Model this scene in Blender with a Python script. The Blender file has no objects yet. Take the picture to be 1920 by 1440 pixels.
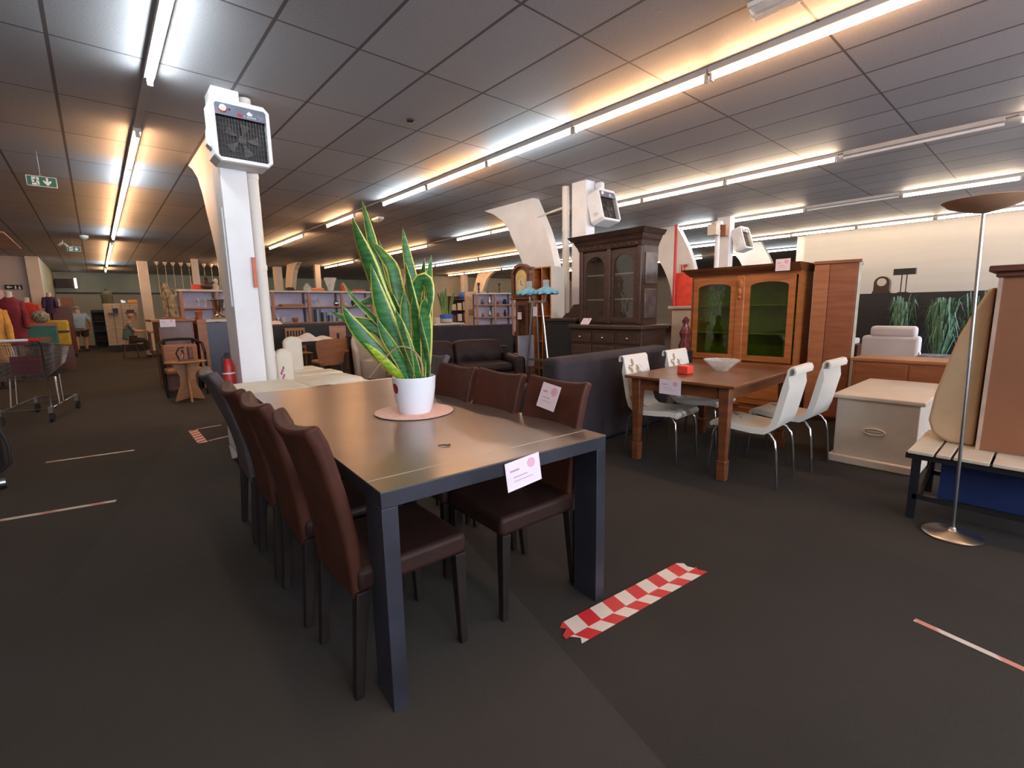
import bpy, bmesh, math, random
from mathutils import Vector, Matrix
random.seed(7)
SC = bpy.context.scene
COL = SC.collection
PI = math.pi
# ------------------------------------------------------------------ camera, world, exposure
cam_d = bpy.data.cameras.new('camera'); cam = bpy.data.objects.new('camera', cam_d); COL.objects.link(cam)
CR = Vector((0.75299, -0.65779, -0.01758)); CU = Vector((0.11601, 0.10641, 0.98753)); CF = Vector((0.64772, 0.74564, -0.15643))
CAMH = 1.33; CEIL = 3.33
m4 = Matrix(((CR.x, CU.x, -CF.x, 0), (CR.y, CU.y, -CF.y, 0), (CR.z, CU.z, -CF.z, CAMH), (0, 0, 0, 1)))
cam.matrix_world = m4
cam_d.sensor_width = 36.0; cam_d.lens = 36.0 * 886.2 / 1920.0
cam_d.clip_start = 0.05; cam_d.clip_end = 200
SC.camera = cam
w = bpy.data.worlds.new('world'); SC.world = w; w.use_nodes = True
w.node_tree.nodes['Background'].inputs[0].default_value = (0.55, 0.7, 1.0, 1)
w.node_tree.nodes['Background'].inputs[1].default_value = 0.05
SC.view_settings.view_transform = 'Standard'
SC.view_settings.look = 'None'
SC.view_settings.gamma = 1.0
SC.view_settings.exposure = 0.0
try: SC.view_settings.use_curve_mapping = False
except Exception: pass
try:
    SC.cycles.max_bounces = 6; SC.cycles.diffuse_bounces = 4; SC.cycles.glossy_bounces = 3
    SC.cycles.transmission_bounces = 4; SC.cycles.transparent_max_bounces = 6
    SC.cycles.caustics_reflective = False; SC.cycles.caustics_refractive = False
    SC.cycles.sample_clamp_indirect = 3.0
    SC.cycles.use_denoising = True
except Exception: pass
TUBE_WARM = 74.0; TUBE_COOL = 58.0; DAYLIGHT = 17.0

# ------------------------------------------------------------------ materials
MATS = {}
def mat(name, col, rough=0.6, metal=0.0, var=0.12, scale=8.0, bump=0.0, bscale=60.0, col2=None, spec=0.5, emit=None, es=0.0, stretch=None, alpha=1.0, trans=0.0):
    if name in MATS: return MATS[name]
    m = bpy.data.materials.new(name); m.use_nodes = True; nt = m.node_tree; N = nt.nodes; Lk = nt.links
    b = N['Principled BSDF']
    b.inputs['Roughness'].default_value = rough; b.inputs['Metallic'].default_value = metal
    b.inputs['Specular IOR Level'].default_value = spec
    tc = N.new('ShaderNodeTexCoord'); mp = N.new('ShaderNodeMapping'); Lk.new(tc.outputs['Object'], mp.inputs['Vector'])
    if stretch: mp.inputs['Scale'].default_value = stretch
    nz = N.new('ShaderNodeTexNoise'); nz.inputs['Scale'].default_value = scale; nz.inputs['Detail'].default_value = 4
    Lk.new(mp.outputs['Vector'], nz.inputs['Vector'])
    cr = N.new('ShaderNodeValToRGB'); e = cr.color_ramp.elements
    c2 = col2 or tuple(min(1, c * (1 + var)) for c in col); c1 = col if col2 else tuple(c * (1 - var) for c in col)
    e[0].position = 0.35; e[0].color = (*c1, 1); e[1].position = 0.65; e[1].color = (*c2, 1)
    Lk.new(nz.outputs['Fac'], cr.inputs['Fac']); Lk.new(cr.outputs['Color'], b.inputs['Base Color'])
    if bump:
        n2 = N.new('ShaderNodeTexNoise'); n2.inputs['Scale'].default_value = bscale; n2.inputs['Detail'].default_value = 3
        Lk.new(mp.outputs['Vector'], n2.inputs['Vector'])
        bp = N.new('ShaderNodeBump'); bp.inputs['Strength'].default_value = bump; bp.inputs['Distance'].default_value = 0.01
        Lk.new(n2.outputs['Fac'], bp.inputs['Height']); Lk.new(bp.outputs['Normal'], b.inputs['Normal'])
    if emit:
        b.inputs['Emission Color'].default_value = (*emit, 1); b.inputs['Emission Strength'].default_value = es
    if trans: b.inputs['Transmission Weight'].default_value = trans
    if alpha < 1: b.inputs['Alpha'].default_value = alpha
    MATS[name] = m
    return m
def wood(name, c1, c2, rough=0.4, st=(1, 1, 8), sc=3.0): return mat(name, c1, rough, col2=c2, scale=sc, stretch=st, bump=0.05, bscale=30)

def node_mat(name):
    m = bpy.data.materials.new(name); m.use_nodes = True; MATS[name] = m
    return m, m.node_tree.nodes, m.node_tree.links, m.node_tree.nodes['Principled BSDF']
def mth(N, Lk, op, a, b=None):
    n = N.new('ShaderNodeMath'); n.operation = op
    for i, v in enumerate((a, b)):
        if v is None: continue
        if isinstance(v, (int, float)): n.inputs[i].default_value = v
        else: Lk.new(v, n.inputs[i])
    return n.outputs[0]
def ceiling_mat():
    m, N, Lk, b = node_mat('ceiling_tile')
    geo = N.new('ShaderNodeNewGeometry'); sp = N.new('ShaderNodeSeparateXYZ'); Lk.new(geo.outputs['Position'], sp.inputs[0])
    ux = mth(N, Lk, 'DIVIDE', mth(N, Lk, 'ADD', sp.outputs['X'], 60.03), 0.6)
    uy = mth(N, Lk, 'DIVIDE', mth(N, Lk, 'ADD', sp.outputs['Y'], 60 * 1.203 - 1.36), 1.203)
    fx = mth(N, Lk, 'FRACT', ux); fy = mth(N, Lk, 'FRACT', uy)
    dx = mth(N, Lk, 'MINIMUM', fx, mth(N, Lk, 'SUBTRACT', 1.0, fx)); dy = mth(N, Lk, 'MINIMUM', fy, mth(N, Lk, 'SUBTRACT', 1.0, fy))
    lx = mth(N, Lk, 'LESS_THAN', dx, 0.021); ly = mth(N, Lk, 'LESS_THAN', dy, 0.0075)
    ln = mth(N, Lk, 'MAXIMUM', lx, ly)
    cb = N.new('ShaderNodeCombineXYZ'); Lk.new(mth(N, Lk, 'FLOOR', ux), cb.inputs[0]); Lk.new(mth(N, Lk, 'FLOOR', uy), cb.inputs[1])
    wn = N.new('ShaderNodeTexWhiteNoise'); wn.noise_dimensions = '2D'; Lk.new(cb.outputs[0], wn.inputs['Vector'])
    nz = N.new('ShaderNodeTexNoise'); nz.inputs['Scale'].default_value = 70; nz.inputs['Detail'].default_value = 2; Lk.new(geo.outputs['Position'], nz.inputs['Vector'])
    v = mth(N, Lk, 'ADD', mth(N, Lk, 'MULTIPLY', wn.outputs['Value'], 0.2), mth(N, Lk, 'MULTIPLY', nz.outputs['Fac'], 0.5))
    r = N.new('ShaderNodeValToRGB'); r.color_ramp.elements[0].position = 0.1; r.color_ramp.elements[1].position = 0.6
    r.color_ramp.elements[0].color = (0.34, 0.335, 0.36, 1); r.color_ramp.elements[1].color = (0.52, 0.51, 0.54, 1); Lk.new(v, r.inputs[0])
    mx = N.new('ShaderNodeMix'); mx.data_type = 'RGBA'; Lk.new(ln, mx.inputs[0]); Lk.new(r.outputs[0], mx.inputs[6]); mx.inputs[7].default_value = (0.12, 0.10, 0.10, 1)
    Lk.new(mx.outputs[2], b.inputs['Base Color']); b.inputs['Roughness'].default_value = 0.6; b.inputs['Specular IOR Level'].default_value = 0.7
    bp = N.new('ShaderNodeBump'); bp.inputs['Strength'].default_value = 0.3; bp.inputs['Distance'].default_value = 0.01
    Lk.new(mth(N, Lk, 'SUBTRACT', mth(N, Lk, 'MULTIPLY', nz.outputs['Fac'], 0.3), ln), bp.inputs['Height']); Lk.new(bp.outputs[0], b.inputs['Normal'])
    return m
def carpet_mat():
    m, N, Lk, b = node_mat('carpet')
    geo = N.new('ShaderNodeNewGeometry'); sp = N.new('ShaderNodeSeparateXYZ'); Lk.new(geo.outputs['Position'], sp.inputs[0])
    cb = N.new('ShaderNodeCombineXYZ')
    Lk.new(mth(N, Lk, 'FLOOR', mth(N, Lk, 'DIVIDE', mth(N, Lk, 'ADD', mth(N, Lk, 'SUBTRACT', sp.outputs['X'], mth(N, Lk, 'MULTIPLY', sp.outputs['Y'], 0.25)), 19.05), 2.0)), cb.inputs[0])
    Lk.new(mth(N, Lk, 'FLOOR', mth(N, Lk, 'DIVIDE', mth(N, Lk, 'ADD', sp.outputs['Y'], 41.0), 4.0)), cb.inputs[1])
    wn = N.new('ShaderNodeTexWhiteNoise'); wn.noise_dimensions = '2D'; Lk.new(cb.outputs[0], wn.inputs['Vector'])
    nz = N.new('ShaderNodeTexNoise'); nz.inputs['Scale'].default_value = 0.8; nz.inputs['Detail'].default_value = 5; Lk.new(geo.outputs['Position'], nz.inputs['Vector'])
    n2 = N.new('ShaderNodeTexNoise'); n2.inputs['Scale'].default_value = 220; n2.inputs['Detail'].default_value = 2; Lk.new(geo.outputs['Position'], n2.inputs['Vector'])
    strip = mth(N, Lk, 'MULTIPLY', mth(N, Lk, 'LESS_THAN', mth(N, Lk, 'SUBTRACT', sp.outputs['X'], mth(N, Lk, 'MULTIPLY', sp.outputs['Y'], 0.25)), 0.95), 0.22)
    v = mth(N, Lk, 'ADD', mth(N, Lk, 'ADD', strip, mth(N, Lk, 'MULTIPLY', wn.outputs['Value'], 0.12)), mth(N, Lk, 'ADD', mth(N, Lk, 'MULTIPLY', nz.outputs['Fac'], 0.45), mth(N, Lk, 'MULTIPLY', n2.outputs['Fac'], 0.3)))
    r = N.new('ShaderNodeValToRGB'); r.color_ramp.elements[0].position = 0.2; r.color_ramp.elements[1].position = 0.85
    r.color_ramp.elements[0].color = (0.024, 0.021, 0.0185, 1); r.color_ramp.elements[1].color = (0.061, 0.0545, 0.047, 1); Lk.new(v, r.inputs[0])
    Lk.new(r.outputs[0], b.inputs['Base Color']); b.inputs['Roughness'].default_value = 0.95; b.inputs['Specular IOR Level'].default_value = 0.1
    bp = N.new('ShaderNodeBump'); bp.inputs['Strength'].default_value = 0.5; bp.inputs['Distance'].default_value = 0.004
    Lk.new(n2.outputs['Fac'], bp.inputs['Height']); Lk.new(bp.outputs[0], b.inputs['Normal'])
    return m
def stripe_mat(name, c1, c2, period, skew, rough=0.5, axis=0, duty=0.5, off=0.0):
    # two-tone diagonal stripes in the object's own coordinates
    m, N, Lk, b = node_mat(name)
    tc = N.new('ShaderNodeTexCoord'); sp = N.new('ShaderNodeSeparateXYZ'); Lk.new(tc.outputs['Object'], sp.inputs[0])
    a, c = (sp.outputs['X'], sp.outputs['Y']) if axis == 0 else (sp.outputs['Y'], sp.outputs['X'])
    f = mth(N, Lk, 'FRACT', mth(N, Lk, 'DIVIDE', mth(N, Lk, 'ADD', mth(N, Lk, 'ADD', a, mth(N, Lk, 'MULTIPLY', c, skew)), 50 * period + off), period))
    s = mth(N, Lk, 'LESS_THAN', f, duty)
    nz = N.new('ShaderNodeTexNoise'); nz.inputs['Scale'].default_value = 14; Lk.new(tc.outputs['Object'], nz.inputs['Vector'])
    mx = N.new('ShaderNodeMix'); mx.data_type = 'RGBA'; Lk.new(s, mx.inputs[0]); mx.inputs[6].default_value = (*c1, 1); mx.inputs[7].default_value = (*c2, 1)
    m2 = N.new('ShaderNodeMix'); m2.data_type = 'RGBA'; m2.blend_type = 'MULTIPLY'; Lk.new(mth(N, Lk, 'MULTIPLY', nz.outputs['Fac'], 0.4), m2.inputs[0]); Lk.new(mx.outputs[2], m2.inputs[6]); m2.inputs[7].default_value = (0.7, 0.62, 0.55, 1)
    Lk.new(m2.outputs[2], b.inputs['Base Color']); b.inputs['Roughness'].default_value = rough
    return m
def leaf_mat(name, green, g2, edge):
    m, N, Lk, b = node_mat(name)
    uv = N.new('ShaderNodeUVMap'); uv.uv_map = 'uv'; sp = N.new('ShaderNodeSeparateXYZ'); Lk.new(uv.outputs[0], sp.inputs[0])
    d = mth(N, Lk, 'ABSOLUTE', mth(N, Lk, 'SUBTRACT', sp.outputs['X'], 0.5))
    nz = N.new('ShaderNodeTexNoise'); nz.inputs['Scale'].default_value = 30; nz.inputs['Detail'].default_value = 5
    tc = N.new('ShaderNodeTexCoord'); mp = N.new('ShaderNodeMapping'); mp.inputs['Scale'].default_value = (0.6, 0.6, 2.5); Lk.new(tc.outputs['Object'], mp.inputs[0]); Lk.new(mp.outputs[0], nz.inputs['Vector'])
    r = N.new('ShaderNodeValToRGB'); r.color_ramp.elements[0].position = 0.4; r.color_ramp.elements[1].position = 0.62
    r.color_ramp.elements[0].color = (*green, 1); r.color_ramp.elements[1].color = (*g2, 1); Lk.new(nz.outputs['Fac'], r.inputs[0])
    e = mth(N, Lk, 'GREATER_THAN', mth(N, Lk, 'ADD', d, mth(N, Lk, 'MULTIPLY', mth(N, Lk, 'SUBTRACT', nz.outputs['Fac'], 0.5), 0.08)), 0.385)
    mx = N.new('ShaderNodeMix'); mx.data_type = 'RGBA'; Lk.new(e, mx.inputs[0]); Lk.new(r.outputs[0], mx.inputs[6]); mx.inputs[7].default_value = (*edge, 1)
    Lk.new(mx.outputs[2], b.inputs['Base Color']); b.inputs['Roughness'].default_value = 0.38
    return m
def floral_mat():
    m, N, Lk, b = node_mat('floral_leatherette')
    tc = N.new('ShaderNodeTexCoord'); vo = N.new('ShaderNodeTexVoronoi'); vo.inputs['Scale'].default_value = 9; Lk.new(tc.outputs['Object'], vo.inputs['Vector'])
    nz = N.new('ShaderNodeTexNoise'); nz.inputs['Scale'].default_value = 22; Lk.new(tc.outputs['Object'], nz.inputs['Vector'])
    n3 = N.new('ShaderNodeTexNoise'); n3.inputs['Scale'].default_value = 3.0; Lk.new(tc.outputs['Object'], n3.inputs['Vector'])
    sn = N.new('ShaderNodeSeparateXYZ'); Lk.new(tc.outputs['Normal'], sn.inputs[0])
    front = mth(N, Lk, 'GREATER_THAN', mth(N, Lk, 'ADD', sn.outputs['X'], sn.outputs['Z']), 0.35)
    s = mth(N, Lk, 'MULTIPLY', front, mth(N, Lk, 'MULTIPLY', mth(N, Lk, 'LESS_THAN', mth(N, Lk, 'ADD', vo.outputs['Distance'], mth(N, Lk, 'MULTIPLY', nz.outputs['Fac'], 0.7)), 0.70), mth(N, Lk, 'GREATER_THAN', n3.outputs['Fac'], 0.45)))
    mx = N.new('ShaderNodeMix'); mx.data_type = 'RGBA'; Lk.new(s, mx.inputs[0]); mx.inputs[6].default_value = (0.74, 0.70, 0.62, 1); mx.inputs[7].default_value = (0.34, 0.21, 0.12, 1)
    Lk.new(mx.outputs[2], b.inputs['Base Color']); b.inputs['Roughness'].default_value = 0.4
    return m
def leather_mat(name, c, worn):
    m, N, Lk, b = node_mat(name)
    tc = N.new('ShaderNodeTexCoord'); nz = N.new('ShaderNodeTexNoise'); nz.inputs['Scale'].default_value = 10; nz.inputs['Detail'].default_value = 6; Lk.new(tc.outputs['Object'], nz.inputs['Vector'])
    geo = N.new('ShaderNodeNewGeometry')
    w_ = mth(N, Lk, 'MULTIPLY', mth(N, Lk, 'GREATER_THAN', geo.outputs['Pointiness'], 0.57), mth(N, Lk, 'GREATER_THAN', nz.outputs['Fac'], 0.5))
    r = N.new('ShaderNodeValToRGB'); r.color_ramp.elements[0].position = 0.3; r.color_ramp.elements[1].position = 0.75
    r.color_ramp.elements[0].color = (*[v * 0.8 for v in c], 1); r.color_ramp.elements[1].color = (*[v * 1.25 for v in c], 1); Lk.new(nz.outputs['Fac'], r.inputs[0])
    mx = N.new('ShaderNodeMix'); mx.data_type = 'RGBA'; Lk.new(w_, mx.inputs[0]); Lk.new(r.outputs[0], mx.inputs[6]); mx.inputs[7].default_value = (*worn, 1)
    Lk.new(mx.outputs[2], b.inputs['Base Color']); b.inputs['Roughness'].default_value = 0.58; b.inputs['Specular IOR Level'].default_value = 0.22
    n2 = N.new('ShaderNodeTexNoise'); n2.inputs['Scale'].default_value = 90; Lk.new(tc.outputs['Object'], n2.inputs['Vector'])
    bp = N.new('ShaderNodeBump'); bp.inputs['Strength'].default_value = 0.15; bp.inputs['Distance'].default_value = 0.003; Lk.new(n2.outputs['Fac'], bp.inputs['Height']); Lk.new(bp.outputs[0], b.inputs['Normal'])
    return m
def emit_mat(name, col, s):
    m = bpy.data.materials.new(name); m.use_nodes = True; N = m.node_tree.nodes; N.clear()
    e = N.new('ShaderNodeEmission'); e.inputs[0].default_value = (*col, 1); e.inputs[1].default_value = s
    o = N.new('ShaderNodeOutputMaterial'); m.node_tree.links.new(e.outputs[0], o.inputs[0]); MATS[name] = m
    return m

M_CEIL = ceiling_mat(); M_CARPET = carpet_mat()
M_WHITE = mat('white_paint', (0.85, 0.84, 0.84), 0.5, var=0.04, scale=3)
M_CREAM = mat('cream_paint', (0.62, 0.55, 0.47), 0.6, var=0.06, scale=2)
M_PINKWALL = mat('faded_pink_paint', (0.50, 0.42, 0.38), 0.8, var=0.05, scale=1.5)
M_GREENWALL = mat('grey_green_paint', (0.44, 0.49, 0.40), 0.8, var=0.08, scale=1.2)
M_YELWALL = mat('pale_yellow_paint', (0.78, 0.68, 0.47), 0.8, var=0.05, scale=1.5)
M_BEIGEWALL = mat('beige_paint', (0.45, 0.425, 0.395), 0.75, var=0.05, scale=1.2, bump=0.15, bscale=3, stretch=(1, 0.2, 3))
M_BATTEN = mat('batten_white', (0.5, 0.47, 0.44), 0.5, var=0.05)
M_TWARM = emit_mat('tube_warm', (1.0, 0.55, 0.26), TUBE_WARM)
M_TNEU = emit_mat('tube_neutral', (1.0, 0.76, 0.52), TUBE_WARM * .9)
M_TCOOL = emit_mat('tube_cool', (0.86, 0.97, 1.0), TUBE_COOL)
M_METALTOP = mat('brushed_zinc', (0.36, 0.27, 0.215), 0.30, metal=0.75, var=0.12, scale=1.6, bump=0.03, bscale=25)
M_METALDARK = mat('dark_zinc', (0.034, 0.033, 0.042), 0.42, metal=0.3, var=0.25, scale=4, bump=0.03)
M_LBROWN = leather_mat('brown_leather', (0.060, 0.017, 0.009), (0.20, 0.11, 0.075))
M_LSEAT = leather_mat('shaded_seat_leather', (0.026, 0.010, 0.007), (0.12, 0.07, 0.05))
M_LGREY = leather_mat('greyish_leather', (0.075, 0.058, 0.058), (0.15, 0.11, 0.10))
M_LDARK = leather_mat('dark_leather', (0.020, 0.009, 0.009), (0.05, 0.035, 0.03))
M_CHAIRLEG = mat('black_brown_wood', (0.014, 0.008, 0.006), 0.6, var=0.2, spec=0.25)
M_DARKFAB = mat('dark_fabric', (0.024, 0.016, 0.021), 0.85, var=0.2, scale=5, bump=0.2, bscale=200)
M_BLACK = mat('black_matte', (0.012, 0.012, 0.014), 0.6)
M_BLACKMET = mat('black_metal', (0.015, 0.015, 0.018), 0.35, metal=0.3)
M_CHROME = mat('chrome', (0.6, 0.62, 0.66), 0.14, metal=1.0, var=0.03)
M_STEEL = mat('dull_steel', (0.45, 0.45, 0.45), 0.3, metal=1.0, var=0.1)
M_PINE = wood('orange_pine', (0.30, 0.095, 0.025), (0.42, 0.15, 0.045), 0.35)
M_MAHOG = wood('mahogany', (0.115, 0.035, 0.014), (0.18, 0.06, 0.022), 0.32)
M_TEAK = wood('brown_teak', (0.17, 0.052, 0.017), (0.23, 0.078, 0.028), 0.45)
M_TEAK2 = wood('light_teak', (0.27, 0.095, 0.034), (0.34, 0.13, 0.05), 0.5)
M_OAKDARK = wood('dark_oak', (0.030, 0.012, 0.007), (0.058, 0.025, 0.014), 0.5, sc=6)
M_RUST = wood('red_brown_wood', (0.085, 0.025, 0.013), (0.13, 0.04, 0.02), 0.4)
M_BEECH = wood('beech', (0.30, 0.12, 0.04), (0.38, 0.17, 0.06), 0.4)
M_SHELFWOOD = wood('shelf_wood', (0.32, 0.13, 0.06), (0.42, 0.19, 0.09), 0.5)
M_WHITELEATHER = mat('cream_leather', (0.72, 0.66, 0.54), 0.45, var=0.05, scale=4, bump=0.05, bscale=15)
M_CREAMARM = mat('cream_upholstery', (0.46, 0.37, 0.29), 0.7, var=0.06, scale=5, bump=0.15)
M_FLORAL = floral_mat()
M_POT = mat('white_ceramic', (0.84, 0.84, 0.88), 0.3, var=0.02)
M_SOIL = mat('dark_soil', (0.03, 0.02, 0.015), 0.95, var=0.4, scale=60, bump=0.8)
M_MAT = mat('pink_straw', (0.86, 0.55, 0.45), 0.85, var=0.08, scale=60, bump=0.4, bscale=120)
M_LEAF = leaf_mat('variegated_leaf', (0.014, 0.105, 0.024), (0.05, 0.19, 0.04), (0.62, 0.60, 0.12))
M_LEAF2 = leaf_mat('yellowing_leaf', (0.10, 0.30, 0.02), (0.45, 0.48, 0.02), (0.65, 0.62, 0.08))
M_LEAF3 = leaf_mat('pale_leaf', (0.04, 0.13, 0.045), (0.12, 0.24, 0.10), (0.30, 0.40, 0.10))
M_FERN = mat('dark_green_leaf', (0.03, 0.10, 0.03), 0.5, var=0.4, scale=20)
M_FERN2 = mat('pale_green_leaf', (0.14, 0.28, 0.18), 0.5, var=0.3, scale=20)
M_STRAW = mat('dry_stem', (0.40, 0.24, 0.13), 0.7)
M_CRIMSON = mat('crimson_sticker', (0.28, 0.008, 0.02), 0.4)
M_CARD = mat('price_card', (0.80, 0.68, 0.73), 0.6, var=0.03)
M_CARDPRINT = mat('price_card_print', (0.70, 0.38, 0.48), 0.6)
M_CARDINK = mat('price_card_ink', (0.52, 0.27, 0.38), 0.6)
M_RED = mat('signal_red', (0.50, 0.02, 0.02), 0.4)
M_BRIGHTRED = mat('bright_red', (0.75, 0.06, 0.035), 0.5)
M_GREENSIGN = mat('exit_green', (0.012, 0.11, 0.06), 0.4)
M_SIGNWHITE = mat('sign_white', (0.75, 0.80, 0.78), 0.5)
M_GREYPANEL = mat('heater_panel', (0.16, 0.17, 0.22), 0.5)
M_HEATERDARK = mat('heater_inside', (0.012, 0.012, 0.016), 0.5)
M_HEATERGRID = mat('heater_wire', (0.16, 0.14, 0.12), 0.4, metal=0.6)
def pane_mat(name, tint, fac, wav):
    m = bpy.data.materials.new(name); m.use_nodes = True; N = m.node_tree.nodes; Lk = m.node_tree.links; N.clear()
    tr = N.new('ShaderNodeBsdfTransparent'); tr.inputs[0].default_value = (*tint, 1); gl = N.new('ShaderNodeBsdfGlossy'); gl.inputs['Roughness'].default_value = 0.03; gl.inputs[0].default_value = (0.9, 0.9, 0.9, 1)
    tc = N.new('ShaderNodeTexCoord'); nz = N.new('ShaderNodeTexNoise'); nz.inputs['Scale'].default_value = 6; Lk.new(tc.outputs['Object'], nz.inputs['Vector'])
    bp = N.new('ShaderNodeBump'); bp.inputs['Strength'].default_value = wav; bp.inputs['Distance'].default_value = 0.02; Lk.new(nz.outputs['Fac'], bp.inputs['Height']); Lk.new(bp.outputs[0], gl.inputs['Normal'])
    mx = N.new('ShaderNodeMixShader'); mx.inputs[0].default_value = fac; Lk.new(tr.outputs[0], mx.inputs[1]); Lk.new(gl.outputs[0], mx.inputs[2])
    o = N.new('ShaderNodeOutputMaterial'); Lk.new(mx.outputs[0], o.inputs[0]); MATS[name] = m
    return m
M_GLASS = pane_mat('cabinet_glass', (.72, .74, .70), .10, .25)
M_GREENGLASS = pane_mat('green_glass', (.72, .85, .45), .05, .1)
M_CLEAR = mat('clear_glass', (0.75, 0.8, 0.8), 0.05, alpha=0.35, spec=0.9)
M_BRASS = mat('clock_brass', (0.62, 0.50, 0.22), 0.4, metal=0.5)
M_BLUESHADE = mat('blue_crinkle', (0.18, 0.42, 0.55), 0.6, var=0.2, scale=25)
M_NAVY = mat('navy_cloth', (0.008, 0.022, 0.10), 0.8, var=0.3, scale=3)
M_BLUE = mat('blue_glaze', (0.03, 0.12, 0.50), 0.4)
M_BONE = mat('bone_paint', (0.62, 0.53, 0.43), 0.55, var=0.04)
M_BEIGE = mat('beige_upholstery', (0.55, 0.38, 0.22), 0.8, var=0.06, scale=6, bump=0.2)
M_SLAT = mat('painted_slat', (0.60, 0.50, 0.38), 0.6, var=0.08, scale=6)
M_BROWNPANEL = mat('brown_panel', (0.27, 0.105, 0.048), 0.5, var=0.08, scale=3)
M_TANSHADE = mat('tan_shade', (0.40, 0.22, 0.13), 0.5)
M_WHITECLOTH = mat('white_cloth', (0.72, 0.68, 0.66), 0.8, var=0.05)
M_TERRA = mat('terracotta', (0.30, 0.08, 0.03), 0.5)
M_DRIFT = mat('driftwood', (0.10, 0.05, 0.025), 0.6, col2=(0.40, 0.26, 0.12), scale=14, bump=0.5, bscale=30)
M_SILVER = mat('tarnished_silver', (0.6, 0.52, 0.45), 0.2, metal=1.0, var=0.2, scale=20)
M_GREYCAN = mat('grey_tin', (0.12, 0.13, 0.16), 0.35, metal=0.5)
M_LILAC = mat('lilac_backboard', (0.62, 0.57, 0.72), 0.7, var=0.05)
M_SKIN = mat('skin', (0.52, 0.27, 0.18), 0.55, var=0.05)
M_HAIR = mat('grey_hair', (0.30, 0.22, 0.15), 0.8, var=0.2, scale=40)
M_SHIRT = mat('pale_blue_shirt', (0.32, 0.40, 0.50), 0.85, var=0.15, scale=30)
M_SHORTS = mat('dark_shorts', (0.05, 0.035, 0.03), 0.85)
M_SHIRT2 = mat('grey_green_shirt', (0.13, 0.19, 0.17), 0.85)
M_MAROON = mat('maroon_cloth', (0.16, 0.015, 0.03), 0.85, var=0.2, scale=12)
M_REDCLOTH = mat('red_cloth', (0.50, 0.03, 0.02), 0.85, var=0.15, scale=12)
M_YELLOWCLOTH = mat('ochre_cloth', (0.60, 0.30, 0.07), 0.85, var=0.15, scale=12)
M_TEAL = mat('teal_paint', (0.02, 0.13, 0.10), 0.6)
M_YELLOW = mat('yellow_fabric', (0.55, 0.36, 0.03), 0.7)
M_ORANGE = mat('orange_box', (0.70, 0.22, 0.09), 0.6)
M_GREENPIECE = mat('khaki_cloth', (0.07, 0.08, 0.05), 0.85)
M_PALETABLE = wood('bleached_boards', (0.36, 0.31, 0.25), (0.48, 0.42, 0.34), 0.6)
M_BUBBLE = mat('cream_ceramic', (0.62, 0.56, 0.47), 0.4)
M_DAY = emit_mat('daylight_pane', (0.74, 0.84, 1.0), DAYLIGHT)
M_BASKET = mat('trolley_wire', (0.20, 0.18, 0.17), 0.35, metal=0.8)
M_TAPERW = stripe_mat('red_white_tape', (0.70, 0.62, 0.55), (0.55, 0.02, 0.03), 0.155, 0.55)
M_TAPEOLD = stripe_mat('scuffed_tape', (0.62, 0.52, 0.46), (0.55, 0.24, 0.18), 0.26, 1.0, duty=0.3)
M_TAPERED = stripe_mat('short_red_tape', (0.75, 0.55, 0.48), (0.50, 0.02, 0.01), 0.125, 0.8)

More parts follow.
